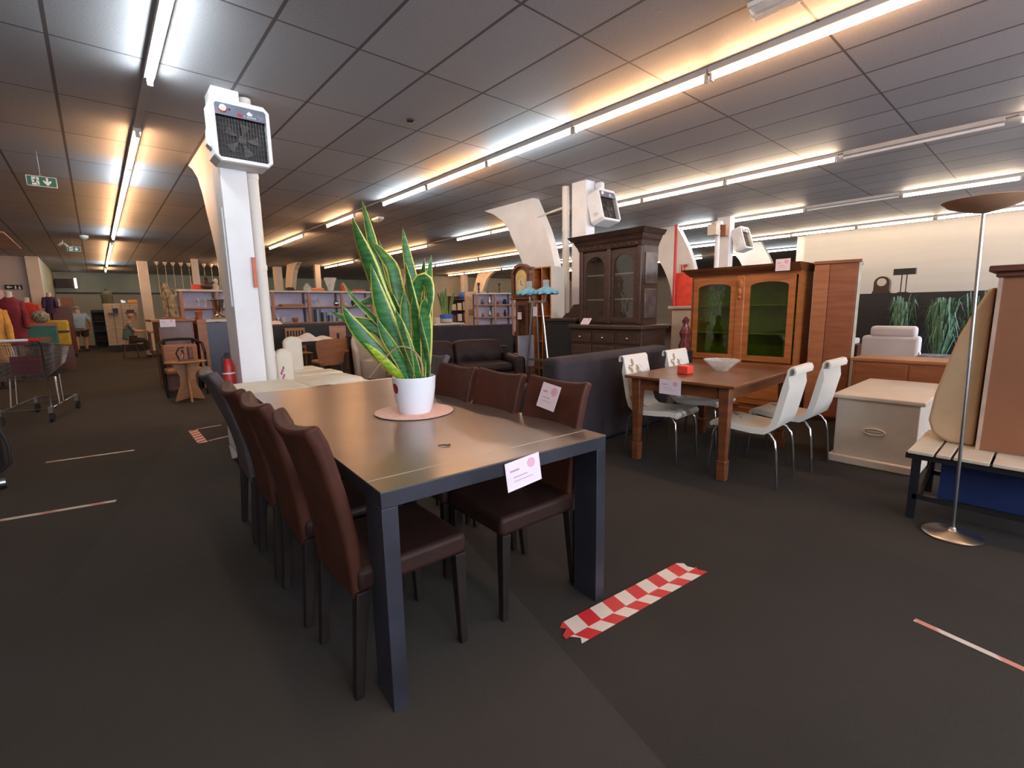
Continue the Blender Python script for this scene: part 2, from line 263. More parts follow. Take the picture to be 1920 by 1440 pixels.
# ------------------------------------------------------------------ mesh builder
class MB:
    def __init__(s): s.v = []; s.f = []; s.uv = None
    def add(s, vs, fs):
        n = len(s.v); s.v += [tuple(v) for v in vs]; s.f += [tuple(i + n for i in f) for f in fs]; return s
    def box(s, x0, x1, y0, y1, z0, z1):
        return s.add([(x, y, z) for z in (z0, z1) for y in (y0, y1) for x in (x0, x1)], [(0, 2, 3, 1), (4, 5, 7, 6), (0, 1, 5, 4), (2, 6, 7, 3), (0, 4, 6, 2), (1, 3, 7, 5)])
    def hexa(s, b, t):   # bottom 4 + top 4 points
        return s.add(list(b) + list(t), [(3, 2, 1, 0), (4, 5, 6, 7), (0, 1, 5, 4), (1, 2, 6, 5), (2, 3, 7, 6), (3, 0, 4, 7)])
    def taper(s, cx, cy, z0, z1, w0, d0, w1, d1, dx=0, dy=0):
        return s.hexa([(cx - w0, cy - d0, z0), (cx + w0, cy - d0, z0), (cx + w0, cy + d0, z0), (cx - w0, cy + d0, z0)],
                      [(cx + dx - w1, cy + dy - d1, z1), (cx + dx + w1, cy + dy - d1, z1), (cx + dx + w1, cy + dy + d1, z1), (cx + dx - w1, cy + dy + d1, z1)])
    def ring(s, rings, cap=True, close=False):
        n = len(rings[0]); b = len(s.v)
        for r in rings: s.v += [tuple(p) for p in r]
        m = len(rings)
        for i in range(m if close else m - 1):
            for j in range(n):
                a = b + i * n + j; a2 = b + i * n + (j + 1) % n; c = b + ((i + 1) % m) * n + j; c2 = b + ((i + 1) % m) * n + (j + 1) % n
                s.f.append((a, a2, c2, c))
        if cap and not close:
            s.f.append(tuple(b + j for j in reversed(range(n)))); s.f.append(tuple(b + (m - 1) * n + j for j in range(n)))
        return s
    def cyl(s, p0, p1, r0, r1=None, n=12):
        return s.tube([p0, p1], [r0, r0 if r1 is None else r1], n)
    def tube(s, path, r, n=8, closed=False):
        P = [Vector(p) for p in path]; R = r if isinstance(r, (list, tuple)) else [r] * len(P)
        rings = []; up = Vector((0, 0, 1)); prev = None
        for i, p in enumerate(P):
            if closed: t = (P[(i + 1) % len(P)] - P[i - 1])
            else: t = (P[min(i + 1, len(P) - 1)] - P[max(i - 1, 0)])
            t = t.normalized() if t.length > 1e-9 else Vector((0, 0, 1))
            if prev is None:
                a = up.cross(t)
                if a.length < 0.05: a = Vector((1, 0, 0)).cross(t)
                a.normalize()
            else:
                a = prev - t * prev.dot(t)
                if a.length < 1e-6: a = Vector((1, 0, 0)).cross(t)
                a.normalize()
            prev = a; b = t.cross(a)
            rings.append([p + (a * math.cos(2 * PI * k / n) + b * math.sin(2 * PI * k / n)) * R[i] for k in range(n)])
        return s.ring(rings, close=closed)
    def lathe(s, prof, c=(0, 0, 0), n=20, sx=1, sy=1):
        return s.ring([[(c[0] + r * sx * math.cos(2 * PI * k / n), c[1] + r * sy * math.sin(2 * PI * k / n), c[2] + z) for k in range(n)] for r, z in prof])
    def prism(s, poly, axis, a0, a1):
        def P(u, v, a): return (a, u, v) if axis == 'x' else ((u, a, v) if axis == 'y' else (u, v, a))
        n = len(poly)
        return s.add([P(u, v, a0) for u, v in poly] + [P(u, v, a1) for u, v in poly],
                     [tuple(range(n))] + [tuple(range(2 * n - 1, n - 1, -1))] + [(i, i + n, (i + 1) % n + n, (i + 1) % n) for i in range(n)])
    def ell(s, c, r, n=12, m=8):
        rg = []
        for i in range(m + 1):
            th = PI * i / m; q = max(0.02, math.sin(th))
            rg.append([(c[0] + r[0] * q * math.cos(2 * PI * k / n), c[1] + r[1] * q * math.sin(2 * PI * k / n), c[2] - r[2] * math.cos(th)) for k in range(n)])
        return s.ring(rg)
    def slab(s, fn, nu, nv, th):   # fn(u,v)->(point, offset direction); closed sheet
        A = []; B = []
        for j in range(nv + 1):
            for i in range(nu + 1):
                p, d = fn(i / nu, j / nv); p = Vector(p); d = Vector(d)
                A.append(p); B.append(p + d * th)
        n = len(A); fs = []
        W = nu + 1
        for j in range(nv):
            for i in range(nu):
                a = j * W + i; fs.append((a, a + 1, a + W + 1, a + W)); fs.append((n + a, n + a + W, n + a + W + 1, n + a + 1))
        for i in range(nu):
            a = i; fs.append((a, n + a, n + a + 1, a + 1)); a = nv * W + i; fs.append((a, a + 1, n + a + 1, n + a))
        for j in range(nv):
            a = j * W; fs.append((a, a + W, n + a + W, n + a)); a = j * W + nu; fs.append((a, n + a, n + a + W, a + W))
        return s.add(A + B, fs)
    def build(s, name, m, parent=None, bevel=0, seg=2, smooth=False, sub=0, loc=None, rot=None):
        me = bpy.data.meshes.new(name); me.from_pydata(s.v, [], s.f); me.update()
        bm = bmesh.new(); bm.from_mesh(me); bmesh.ops.recalc_face_normals(bm, faces=bm.faces); bm.to_mesh(me); bm.free()
        if s.uv:
            l = me.uv_layers.new(name='uv')
            for lp in me.loops: l.data[lp.index].uv = s.uv[lp.vertex_index]
        me.materials.append(m)
        o = bpy.data.objects.new(name, me); COL.objects.link(o)
        if parent is not None: o.parent = parent
        if loc: o.location = loc
        if rot: o.rotation_euler = rot
        if bevel:
            b = o.modifiers.new('bevel', 'BEVEL'); b.width = bevel; b.segments = seg; b.limit_method = 'ANGLE'; b.angle_limit = 0.6
        if sub:
            b = o.modifiers.new('sub', 'SUBSURF'); b.levels = sub; b.render_levels = sub
        if smooth or bevel or sub:
            for p in me.polygons: p.use_smooth = True
            if not sub:
                try: me.set_sharp_from_angle(angle=0.7)
                except Exception: pass
        return o
def tag(o, label, cat, group=None, kind=None):
    if label: o['label'] = label
    if cat: o['category'] = cat
    if group: o['group'] = group
    if kind: o['kind'] = kind
    return o
def thing(name, label, cat, loc=(0, 0, 0), rz=0, group=None):
    o = bpy.data.objects.new(name, None); COL.objects.link(o); o.location = loc; o.rotation_euler = (0, 0, rz); o.empty_display_size = 0.1
    return tag(o, label, cat, group)
def struct(name, mb, m, **k):
    o = mb.build(name, m, **k); o['kind'] = 'structure'; return o
def dup(root, loc, rz, label, group=None):
    r = root.copy(); COL.objects.link(r); r.location = loc; r.rotation_euler = (0, 0, rz); r['label'] = label
    if group: r['group'] = group
    for ch in list(root.children):
        c = ch.copy(); COL.objects.link(c); c.parent = r
        for g in list(ch.children):
            d = g.copy(); COL.objects.link(d); d.parent = c
    return r
def box(x0, x1, y0, y1, z0, z1): return MB().box(x0, x1, y0, y1, z0, z1)
ORD = ['first', 'second', 'third', 'fourth', 'fifth', 'sixth', 'seventh', 'eighth', 'ninth', 'tenth', 'eleventh', 'twelfth', 'thirteenth', 'fourteenth', 'fifteenth', 'sixteenth', 'seventeenth', 'eighteenth', 'nineteenth', 'twentieth']
def price_card(label, loc, rz=0, ry=0, w=0.14, h=0.1, rx=0):
    t = thing('price_card', label, 'price card', loc); t.rotation_euler = (rx, ry, rz)
    MB().box(-w / 2, w / 2, -0.001, 0.001, 0, h).build('card', M_CARD, t)
    d = [(math.cos(2 * PI * k / 16) * h * 0.17 + w * 0.24, math.sin(2 * PI * k / 16) * h * 0.17 + h * 0.74) for k in range(16)]
    MB().prism(d, 'y', -0.002, -0.0011).build('round_stamp', M_CARDPRINT, t)
    q = MB().box(-w * 0.38, -w * 0.12, -0.002, -0.0011, h * 0.64, h * 0.70).box(-w * 0.3, w * 0.1, -0.002, -0.0011, h * 0.42, h * 0.45).box(-w * 0.3, w * 0.25, -0.002, -0.0011, h * 0.28, h * 0.30)
    q.build('printed_lines', M_CARDINK, t)
    return t
# ------------------------------------------------------------------ room shell
struct('floor', box(-4.6, 30, -5, 30, -0.06, 0), M_CARPET)
struct('ceiling', box(-4.6, 30, -5, 30, CEIL, CEIL + 0.08), M_CEIL)
struct('wall_back', box(-4.6, 14.2, 29.6, 29.75, 0, CEIL), M_GREENWALL)
struct('trim_1', box(-1.2, 14.1, 29.5, 29.6, 2.36, 2.44), M_OAKDARK)
struct('trim_2', box(-1.2, 14.1, 29.55, 29.6, 0, 2.36), mat('pale_lower_wall', (0.42, 0.42, 0.34), 0.8, var=0.05, scale=1))
struct('wall_left', box(-4.75, -4.6, -5, 30, 0, CEIL), M_PINKWALL)
struct('wall_partition', box(-4.6, -1.52, 22.7, 22.85, 0, CEIL), M_PINKWALL)
struct('trim_3', box(-1.52, -1.2, 22.5, 22.9, 0, CEIL), M_CREAM)
struct('wall_side', box(-1.3, -1.2, 22.9, 29.6, 0, CEIL), M_GREENWALL)
struct('wall_right', box(16.05, 16.2, -5, 5.15, 0, CEIL), M_BEIGEWALL)
struct('wall_far_right', box(14.2, 30, 24.4, 24.55, 0, CEIL), M_YELWALL)
struct('wall_return', box(14.1, 14.25, 24.4, 29.6, 0, CEIL), M_YELWALL)
struct('wall_end', box(29.9, 30.05, -5, 30, 0, CEIL), M_BEIGEWALL)
struct('wall_cross', box(16.2, 30, 5.0, 5.15, 0, CEIL), M_BEIGEWALL)
# shop front behind the photographer, with daylight through its panes
for i, (a, b) in enumerate([(-4.6, -3.6), (0.4, 1.2), (6.0, 7.0), (11.0, 11.9), (15.4, 16.05)]):
    struct(['wall_front', 'wall_front_pier', 'wall_front_pier', 'wall_front_pier', 'wall_front_corner'][i], box(a, b, -5.1, -4.95, 0, CEIL), M_CREAM)
struct('wall_front_sill', box(-3.6, 15.4, -5.1, -4.95, 0, 1.5), M_CREAM)
struct('wall_front_lintel', box(-3.6, 15.4, -5.1, -4.95, 3.1, CEIL), M_CREAM)
for i, (a, b) in enumerate([(-3.6, 0.4), (1.2, 6.0), (7.0, 11.0), (11.9, 15.4)]):
    f = MB().box(a, b, -5.05, -4.93, 1.5, 1.58).box(a, b, -5.05, -4.93, 3.02, 3.1).box(a, a + .08, -5.05, -4.93, 1.5, 3.1).box(b - .08, b, -5.05, -4.93, 1.5, 3.1).box((a + b) / 2 - .04, (a + b) / 2 + .04, -5.05, -4.93, 1.5, 3.1)
    wd = struct('window_%d' % (i + 1), f, M_WHITE)
    box(a + .05, b - .05, -5.0, -4.985, 1.55, 3.05).build('pane', M_DAY, wd)
# the ceiling opening at the far left
struct('trim_4', box(-4.5, -1.38, 16.4, 20.0, CEIL - 0.03, CEIL - 0.005), mat('pale_ceiling_board', (0.72, 0.5, 0.42), 0.8))

# ------------------------------------------------------------------ fluorescent rows
def light(x, y0, y1, warm, label, group=None, lit=True):
    tm = M_TNEU if (x > 7 and y0 < 5.3 and warm) or (x == 15.1) else (M_TWARM if warm else M_TCOOL)
    t = thing('fluorescent_light', label, 'ceiling light', (x, (y0 + y1) / 2, 3.25), 0, group)
    h = (y1 - y0) / 2
    MB().box(-0.035, 0.035, -h - .01, h + .01, 0.03, 0.08).box(-0.02, .02, -h, -h + .02, -.03, .03).box(-0.02, .02, h - .02, h, -.03, .03).build('housing', M_BATTEN, t)
    if lit: MB().cyl((0, -h + .025, 0), (0, h - .025, 0), 0.021, n=8).build('tube', tm, t, smooth=True)
    return t
ROWS = {
 (0.57, 'left row over the trolley aisle'): [(-3, 0), (-1.4, 0), (0.5, 1), (3.7, 0), (6.7, 1), (8.22, 0), (9.75, 1), (11.28, 1), (12.8, 1), (14.33, 0), (17, 1), (18.53, 1), (20.06, 1), (21.6, 1), (23.1, 0), (25.9, 1)],
 (4.19, 'bright row above the snake plant'): [(-3, 1), (-1.4, 1), (.67, 1), (2.2, 1), (3.73, 0), (5.26, 1), (6.8, 0), (9.6, 1), (12.75, 1), (14.3, 1), (20.0, 1), (21.6, 1)],
 (7.8, 'row behind the carved dark cabinet'): [(-2.5, 1), (-1.0, 1), (2.2, 1), (3.73, 1), (5.26, 1), (8.15, 1), (9.68, 0), (12.75, 1), (14.3, 1), (18.2, 1), (19.8, 1)],
 (11.4, 'row over the green glass cabinet'): [(-2.5, 1), (.62, 1), (3.73, 1), (5.7, 0), (7.25, 0), (8.8, 0), (10.3, 0), (11.9, 1), (13.4, 1), (15, 1), (16.5, 0), (18.1, 0), (19.6, 1)],
 (15.15, 'row along the pale right wall'): [(-2.5, 1), (-.9, 1), (.62, 1), (2.17, 1), (3.7, 0), (5.24, 1), (7.25, 0), (8.8, 1), (10.3, 1), (11.9, 1), (13.4, 0), (15, 0), (16.5, 0), (18.1, 1), (19.6, 1), (21.2, 1)],
 (18.9, 'farthest row past the end of the right wall'): [(6.2, 0), (7.8, 1), (9.8, 0), (11.6, 1), (14, 0), (16, 1), (18.5, 1)],
}
for (x, desc), ts in ROWS.items():
    k = 0
    for y, wm in ts:
        if x == 15.15 and y < 5.2: xx, wm = 15.1, 0
        else: xx = x
        if y < 0:
            light(xx, y, y + 1.5, wm, 'lit ceiling tube behind the photographer', 'unseen ceiling tubes'); continue
        light(xx, y, y + 1.5, wm, '%s ceiling tube, %s along the %s' % ('warm white' if wm else 'cold white', ORD[k], desc), 'fluorescent tubes under the ceiling'); k += 1
    # the continuous rail the tubes hang from
    b = box(x - .03, x + .03, -4.5 if x < 16 else 5.3, 28 if x < 1 else 23, CEIL - 0.02, CEIL - 0.001)
    o = b.build('ceiling_rail', M_BATTEN); tag(o, 'slim pale ceiling rail of the %s' % desc, 'light rail', 'light rails')
def fixture(x, y0, y1, label):
    t = thing('fluorescent_light', label, 'ceiling light', (x, (y0 + y1) / 2, 3.25)); h = (y1 - y0) / 2
    MB().box(-0.035, 0.035, -h, h, 0.03, 0.08).build('housing', M_BATTEN, t)
    MB().cyl((0, -h, 0), (0, h, 0), 0.018, n=8).build('tube', M_WHITE, t, smooth=True)
fixture(7.8, 0.62, 2.12, 'unlit ceiling tube in the row behind the carved cabinet, right side of photo')
fixture(11.4, 2.17, 3.67, 'unlit ceiling tube between two lit ones above the brown wardrobe')
t = thing('emergency_light', 'clear capsule emergency light on the ceiling at the top edge', 'emergency light', (3.60, 1.44, CEIL))
MB().box(-.07, .07, -.16, .16, -.04, 0).build('base', M_WHITE, t, bevel=.01)
MB().prism([(-.06, -.04), (-.05, -.085), (.05, -.085), (.06, -.04)], 'y', -.15, .15).build('cover', M_CLEAR, t, bevel=.012)
t = thing('emergency_light', 'small oval emergency light on the ceiling just right of the tallest leaf tip', 'emergency light', (4.84, 9.89, CEIL))
MB().box(-.07, .07, -.16, .16, -.05, 0).build('base', M_WHITE, t, bevel=.01)
MB().box(-.05, .05, -.13, .13, -.085, -.05).build('cover', M_CLEAR, t, bevel=.012)
t = thing('smoke_detector', 'small dark round sensor in a ceiling tile', 'sensor', (2.76, 4.74, CEIL))
MB().lathe([(.045, 0), (.045, -.012), (.03, -.025), (.002, -.03)], n=16).build('body', M_OAKDARK, t)

# ------------------------------------------------------------------ columns with curved braces
ARCH_OUT = [(7.99, 3.33), (7.70, 3.22), (7.41, 3.05), (7.22, 2.83), (7.08, 2.58), (6.92, 2.33), (6.80, 2.10), (6.70, 1.85), (6.62, 1.5), (6.58, 1.0), (6.55, 0)]
ARCH_IN = [(5.85, 0), (5.86, 1.0), (5.88, 1.5), (5.94, 1.85), (6.0, 2.07), (6.1, 2.42), (6.23, 2.74), (6.38, 3.02), (6.56, 3.33)]
def column(x0, label, flip=None, pipe=None, brace=True):
    t = thing('column', label, 'column', (x0, 5.13, 0))
    ox, oy = x0, 5.13
    if flip is None:
        P = [(y - oy, z) for y, z in ARCH_OUT + ARCH_IN]
        box(0, .22, 0, .30, 0, CEIL).build('post', M_WHITE, t, bevel=.006)
    else:
        t.location = (x0, flip, 0); P = [(5.13 - y, z) for y, z in ARCH_OUT + ARCH_IN]
        box(0, .3, -.3, 0, 0, CEIL).build('post', M_CREAM, t)
    if brace: MB().prism(P, 'x', .19, .36).build('arch_brace', M_WHITE if flip is None else M_CREAM, t)
    if pipe:
        px, py, r = pipe
        q = MB().cyl((px, py, 0), (px, py, CEIL - .02), r, n=14)
        for z in (.9, 1.75, 2.6): q.cyl((px, py, z), (px, py, z + .05), r + .006, n=14)
        q.build('drain_pipe', mat('pipe_cream', (.74, .70, .64), .45, var=.02, scale=2), t, smooth=True)
    return t
c1 = column(1.0, 'tall white column with heater, behind the row of leather chairs', pipe=(.285, .09, .052))
box(-.012, .0, .04, .1, 1.4, 2.3).build('cable_duct', M_WHITE, c1)
MB().tube([(.2, -.006, 1.75), (.2, -.02, 1.7), (.21, -.02, 1.58)], .009, 6).box(.185, .215, -.03, -.001, 1.58, 1.86).build('handle', mat('orange_plastic', (.55, .13, .05), .5), c1)
c2 = column(6.08, 'white column rising behind the carved dark cabinet', pipe=(.02, .45, .06))
MB().cyl((.03, .4, 3.0), (.2, 1.3, 2.98), .02, n=8).build('branch_pipe', M_WHITE, c2)
box(.2, .3, -.14, 0, 3.02, 3.31).build('switch_box', M_WHITE, c2, bevel=.03)
c3 = column(11.1, 'white column rising behind the green glass cabinet')
c4 = column(16.2, 'white column at the end of the pale right wall')
for i, x in enumerate((1.4, 6.1, 11.1, 16.1)):
    column(x, ['cream far column standing by the bleached slatted cabinet', 'far column with leaning brace seen over the white shelving, left of the plant', 'far column in the middle of the back area', 'far column with curved brace beside the small far ceiling tube'][i], flip=22.9, brace=i > 0)
o = box(2.85, 3.05, 20.8, 21.0, 0, CEIL).build('post', M_CREAM); tag(o, 'thin cream post beside the hanging ceiling cups', 'post')
o = box(7.2, 7.42, 20.8, 21.0, 0, CEIL).build('post', M_CREAM); tag(o, 'thin cream post behind the white glass vase on the shelving', 'post')

def heater(label, loc, tilt=0.0, detail=True):
    t = thing('fan_heater', label, 'heater', loc); t.rotation_euler = (tilt, 0, 0)
    W = .235; c = .045
    P = [(-W + c, -.26), (W - c, -.26), (W, -.26 + c), (W, .26 - c), (W - c, .26), (-W + c, .26), (-W, .26 - c), (-W, -.26 + c)]
    b = MB(); n = 8
    O = [(x, z) for x, z in P]; I = [(x * .81, z * .84) for x, z in P]; I = [(-.185, -.225), (.185, -.225), (.2, -.21), (.2, .2), (.185, .215), (-.185, .215), (-.2, .2), (-.2, -.21)]
    v = [(x, .2, z) for x, z in O] + [(x, -.02, z) for x, z in O] + [(x * .97, -.04, z * .97) for x, z in O] + [(x, -.04, z) for x, z in I] + [(x, .03, z) for x, z in I]
    f = [tuple(range(8))]
    for r in range(4):
        for i in range(8): f.append((r * 8 + i, (r + 1) * 8 + i, (r + 1) * 8 + (i + 1) % 8, r * 8 + (i + 1) % 8))
    b.add(v, f); b.build('case', M_WHITE, t)
    box(-.2, .2, .025, .03, -.225, .215).build('back_plate', M_HEATERDARK, t)
    pn = box(-.2, .2, -.036, -.03, .12, .215).build('control_panel', M_GREYPANEL, t)
    MB().cyl((-.14, -.036, .172), (-.14, -.056, .172), .026, n=20).box(-.166, -.114, -.062, -.056, .168, .176).build('knob', M_WHITE, pn)
    MB().cyl((-.14, -.036, .166), (-.14, -.04, .166), .031, n=20).build('knob_ring', M_RED, pn)
    MB().cyl((-.085, -.036, .172), (-.085, -.042, .172), .007, n=10).build('indicator', M_BLACK, pn)
    MB().prism([(-.03, .135), (.012, .128), (.012, .142), (-.005, .155), (-.025, .152)], 'y', -.0375, -.036).build('red_badge', M_RED, pn)
    lg = MB().prism([(.045, .17), (.068, .19), (.095, .17), (.085, .155), (.055, .155)], 'y', -.0375, -.036)
    for k in range(8):
        if k == 1: continue
        x = .024 + k * .0125; lg.box(x, x + .003, -.0375, -.036, .134, .147).box(x + .0045, x + .008, -.0375, -.036, .142, .147)
    lg.build('printed_mark', M_SIGNWHITE, pn)
    MB().box(.13, .18, -.0375, -.036, .165, .168).box(.14, .185, -.0375, -.036, .152, .155).box(.145, .175, -.0375, -.036, .14, .143).build('fine_print', mat('faded_print', (.35, .37, .48), .5), pn)
    g = MB()
    for k in range(17): x = -.19 + k * .0237; g.cyl((x, -.02, -.22), (x, -.02, .118), .0016, n=4)
    for k in range(8): z = -.2 + k * .042; g.cyl((-.198, -.022, z), (.198, -.022, z), .0018, n=4)
    g.build('wire_grille', M_HEATERGRID, t)
    fb = MB().cyl((0, .0, -.05), (0, .02, -.05), .035, n=14)
    for k in range(5):
        a = k * 2 * PI / 5; ca, sa = math.cos(a), math.sin(a)
        fb.add([(ca * .03, .0, -.05 + sa * .03), (ca * .13 - sa * .05, .0, -.05 + sa * .13 + ca * .05), (ca * .14 + sa * .03, .015, -.05 + sa * .14 - ca * .03)], [(0, 1, 2)])
    fb.build('fan', mat('fan_grey', (.07, .06, .06), .5), t)
    MB().box(-.255, -.235, .02, .12, -.14, .02).prism([(-.27, -.12), (-.235, -.16), (-.235, .02), (-.26, .0)], 'y', .03, .11).build('bracket', M_WHITE, t)
    return t
heater('white fan heater high on the column behind the leather chairs', (1.165, 4.93, 2.90))
heater('white fan heater beside the column above the carved dark cabinet', (6.36, 4.92, 2.93), tilt=-0.26)
heater('white fan heater above the green glass cabinet, by the curved brace', (11.42, 4.9, 2.84), tilt=-0.30)
t = thing('speaker_post', 'white post with two small boxes left of the heater over the green glass cabinet', 'post', (10.72, 5.22, 0))
MB().cyl((0, 0, 0), (0, 0, 3.0), .05, n=12).build('post', M_WHITE, t, smooth=True)
box(-.3, -.1, -.1, .1, 2.86, 3.1).build('box', M_CREAM, t, bevel=.01); box(.05, .2, -.15, .05, 2.86, 3.1).build('box', M_BROWNPANEL, t, bevel=.01)
MB().lathe([(.1, 3.1), (.09, 3.18), (.02, 3.2)], n=12).build('cap', M_WHITE, t)

def exit_sign(label, loc, s=1.0, rz=0):
    t = thing('exit_sign', label, 'exit sign', loc, rz); t.scale = (s, s, s)
    box(-.2, .2, -.008, .008, -.085, .085).build('plate', M_GREENSIGN, t)
    MB().box(-.205, .205, -.012, .012, .082, .092).box(-.205, .205, -.012, .012, -.092, -.082).box(-.207, -.197, -.012, .012, -.092, .092).box(.197, .207, -.012, .012, -.092, .092).build('frame', M_SIGNWHITE, t)
    d = box(-.135, -.035, -.011, -.009, -.07, .07).build('door_symbol', M_SIGNWHITE, t)
    r = MB().cyl((-.075, -.0125, .048), (-.075, -.0115, .048), .012, n=12)
    def limb(pts, wd):
        for (a, b), (c, e) in zip(pts[:-1], pts[1:]):
            dx, dz = c - a, e - b; l = math.hypot(dx, dz); nx, nz = -dz / l * wd, dx / l * wd
            r.prism([(a + nx, b + nz), (c + nx, e + nz), (c - nx, e - nz), (a - nx, b - nz)], 'y', -.0125, -.0115)
    limb([(-.08, .03), (-.09, -.01)], .013); limb([(-.085, .028), (-.112, .026), (-.12, .008)], .005); limb([(-.078, .028), (-.055, .01), (-.03, .008)], .005)
    limb([(-.09, -.01), (-.1, -.033), (-.135, -.033)], .007); limb([(-.088, -.01), (-.065, -.04), (-.05, -.068)], .007)
    r.build('running_figure', M_GREENSIGN, t)
    MB().prism([(.06, .07), (.09, .07), (.09, -.0), (.13, .03), (.13, -.005), (.075, -.072), (.02, -.005), (.02, .03), (.06, -.0)], 'y', -.011, -.009).build('down_arrow', M_SIGNWHITE, t)
    MB().tube([(-.03, 0, .09), (-.01, 0, .14), (.02, 0, .09)], .003, 5).cyl((-.01, 0, .14), (-.01, 0, (CEIL - loc[2]) / s), .002, n=4).build('hanger', M_SIGNWHITE, t)
    return t
exit_sign('green exit sign with running figure and down arrow, nearest, upper left', (-.30, 8.4, 2.98), .66, 0.0)
exit_sign('smaller far green exit sign hanging left of the left light row', (-.20, 16.2, 2.99), .62)
exit_sign('green exit sign partly hidden by the curved brace right of the plant', (7.5, 8.35, 3.0), .8, -.55)
t = thing('toilet_sign', 'black sign with white left arrow and two figures on the pink wall', 'sign', (-1.90, 22.68, 2.33)); t.scale = (.62, 1, .75)
box(-.33, .33, -.02, 0, -.1, .1).build('plate', M_BLACK, t)
q = MB().prism([(-.27, 0), (-.18, .07), (-.18, .025), (-.06, .025), (-.06, -.025), (-.18, -.025), (-.18, -.07)], 'y', -.024, -.021)
q.build('left_arrow', M_SIGNWHITE, t)
q = MB().ell((.07, -.024, .06), (.018, .003, .018)).ell((.22, -.024, .06), (.018, .003, .018)).prism([(.04, -.08), (.10, -.08), (.1, .035), (.04, .035)], 'y', -.024, -.021).prism([(.17, -.08), (.27, -.08), (.235, .035), (.205, .035)], 'y', -.024, -.021)
q.build('figures', M_SIGNWHITE, t)

t = thing('ceiling_spotlight', 'tiny white twin spotlight on the far ceiling left of the left light row', 'spotlight', (-.42, 17.6, CEIL)); t.scale = (.6, .6, .6)
MB().cyl((0, 0, -.15), (0, 0, 0), .02, n=6).cyl((-.14, 0, -.2), (-.04, -.08, -.12), .05, n=8).build('spot', M_SIGNWHITE, t); MB().cyl((.04, 0, -.12), (.14, -.06, -.24), .05, n=8).build('spot', M_SIGNWHITE, t)
t = thing('ceiling_sensor', 'small round white sensor right of the smaller far exit sign', 'sensor', (.02, 16.2, CEIL))
MB().lathe([(.09, 0), (.09, -.05), (.05, -.09), (.002, -.1)], n=14).build('body', M_SIGNWHITE, t, smooth=True)
t = thing('wall_heater', 'dim box with a small lit lamp high on the far back wall', 'wall unit', (-.8, 29.0, 2.75))
box(-.35, .35, 0, .5, -.12, .25).build('case', M_OAKDARK, t); box(.28, .36, -.04, 0, -.15, .28).build('lamp', emit_mat('small_lamp', (1, .95, .85), 6), t)
# ------------------------------------------------------------------ big dark table
TZ = .777
t = thing('dining_table', 'large dark metal-topped dining table in front with the snake plant on it', 'table', (1.195, 2.46, 0), -.068)
box(-.515, .515, -1.175, 1.175, TZ - .004, TZ).build('top_sheet', M_METALTOP, t)
q = MB().box(-.515, .515, -1.06, -1.054, TZ, TZ + .0008)
q.build('sheet_seams', mat('seam_highlight', (.42, .36, .26), .5, metal=.3), t)  # seam across the top, its highlight painted in as a lighter colour
q = MB().box(-.515, .515, -1.175, -1.12, TZ - .058, TZ - .0045).box(-.515, .515, 1.12, 1.175, TZ - .058, TZ - .0045).box(-.515, -.46, -1.12, 1.12, TZ - .058, TZ - .0045).box(.46, .515, -1.12, 1.12, TZ - .058, TZ - .0045).box(-.46, .46, -1.12, 1.12, TZ - .03, TZ - .0045)
q.build('apron', M_METALDARK, t, bevel=.002)
for sx in (-1, 1):
    for sy in (-1, 1):
        x0, x1 = sorted((sx * .515, sx * .46)); y0, y1 = sorted((sy * 1.175, sy * 1.035))
        MB().box(x0, x1, y0, y1, 0, TZ - .0585).build('leg', M_METALDARK, t, bevel=.002)
# ------------------------------------------------------------------ leather dining chairs
def leather_chair(label, loc, rz, leather, h=.995, group=None):
    t = thing('leather_dining_chair', label, 'chair', loc, rz, group)
    lean = 1.0 if h < 1 else 1.3
    prof = [(z, x * lean - .165 * (1 - lean) if lean > 1 else x) for z, x in [(.36, -.165), (.5, -.172), (.62, -.186), (.74, -.206), (.86, -.234), (.94, -.255), (1.0, -.282)]]
    def fn(u, v):
        z = .36 + v * (h - .36); s = (z - .36) / (h - .36) * .64 + .36
        x = prof[-1][1]
        for (z0, x0), (z1, x1) in zip(prof[:-1], prof[1:]):
            if s <= z1 + 1e-6: x = x0 + (x1 - x0) * (s - z0) / (z1 - z0); break
        c = 1 - (2 * u - 1) ** 2; k = .03 * min(1, v * 1.5)
        wd = .408 - .02 * (1 - v)
        return ((x - k * c, (u - .5) * wd, z - .022 * c * v ** 4), (-1, 0, -.35 * v))
    MB().slab(fn, 6, 10, .048).build('backrest', leather, t, bevel=.015, seg=3)
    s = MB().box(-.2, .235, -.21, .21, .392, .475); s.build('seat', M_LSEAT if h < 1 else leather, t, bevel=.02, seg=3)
    for sx, sy in ((1, 1), (1, -1), (-1, 1), (-1, -1)):
        cx = .205 if sx > 0 else -.185
        MB().taper(cx + (.01 if sx > 0 else -.035), sy * .185, 0, .395, .015, .015, .023, .023, dx=(-.01 if sx > 0 else .035)).build('leg', M_CHAIRLEG, t, bevel=.004)
    return t
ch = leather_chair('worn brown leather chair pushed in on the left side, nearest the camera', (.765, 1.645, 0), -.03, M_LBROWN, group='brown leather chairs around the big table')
dup(ch, (.765, 2.155, 0), -.05, 'worn brown leather chair on the left side, second from the camera')
dup(ch, (.775, 2.64, 0), -.04, 'worn brown leather chair on the left side, third from the camera')
dup(ch, (1.405, 1.62, 0), PI - .04, 'brown leather chair on the right side carrying the pale price card')
dup(ch, (1.41, 2.07, 0), PI - .04, 'brown leather chair on the right side, middle of the three')
dup(ch, (1.42, 2.515, 0), PI - .04, 'brown leather chair on the right side, nearest the plant')
lg = leather_chair('taller greyish leather chair on the left side, farthest from the camera', (.79, 3.15, 0), -.05, M_LGREY, h=1.03, group='greyish leather chairs at the far end of the big table')
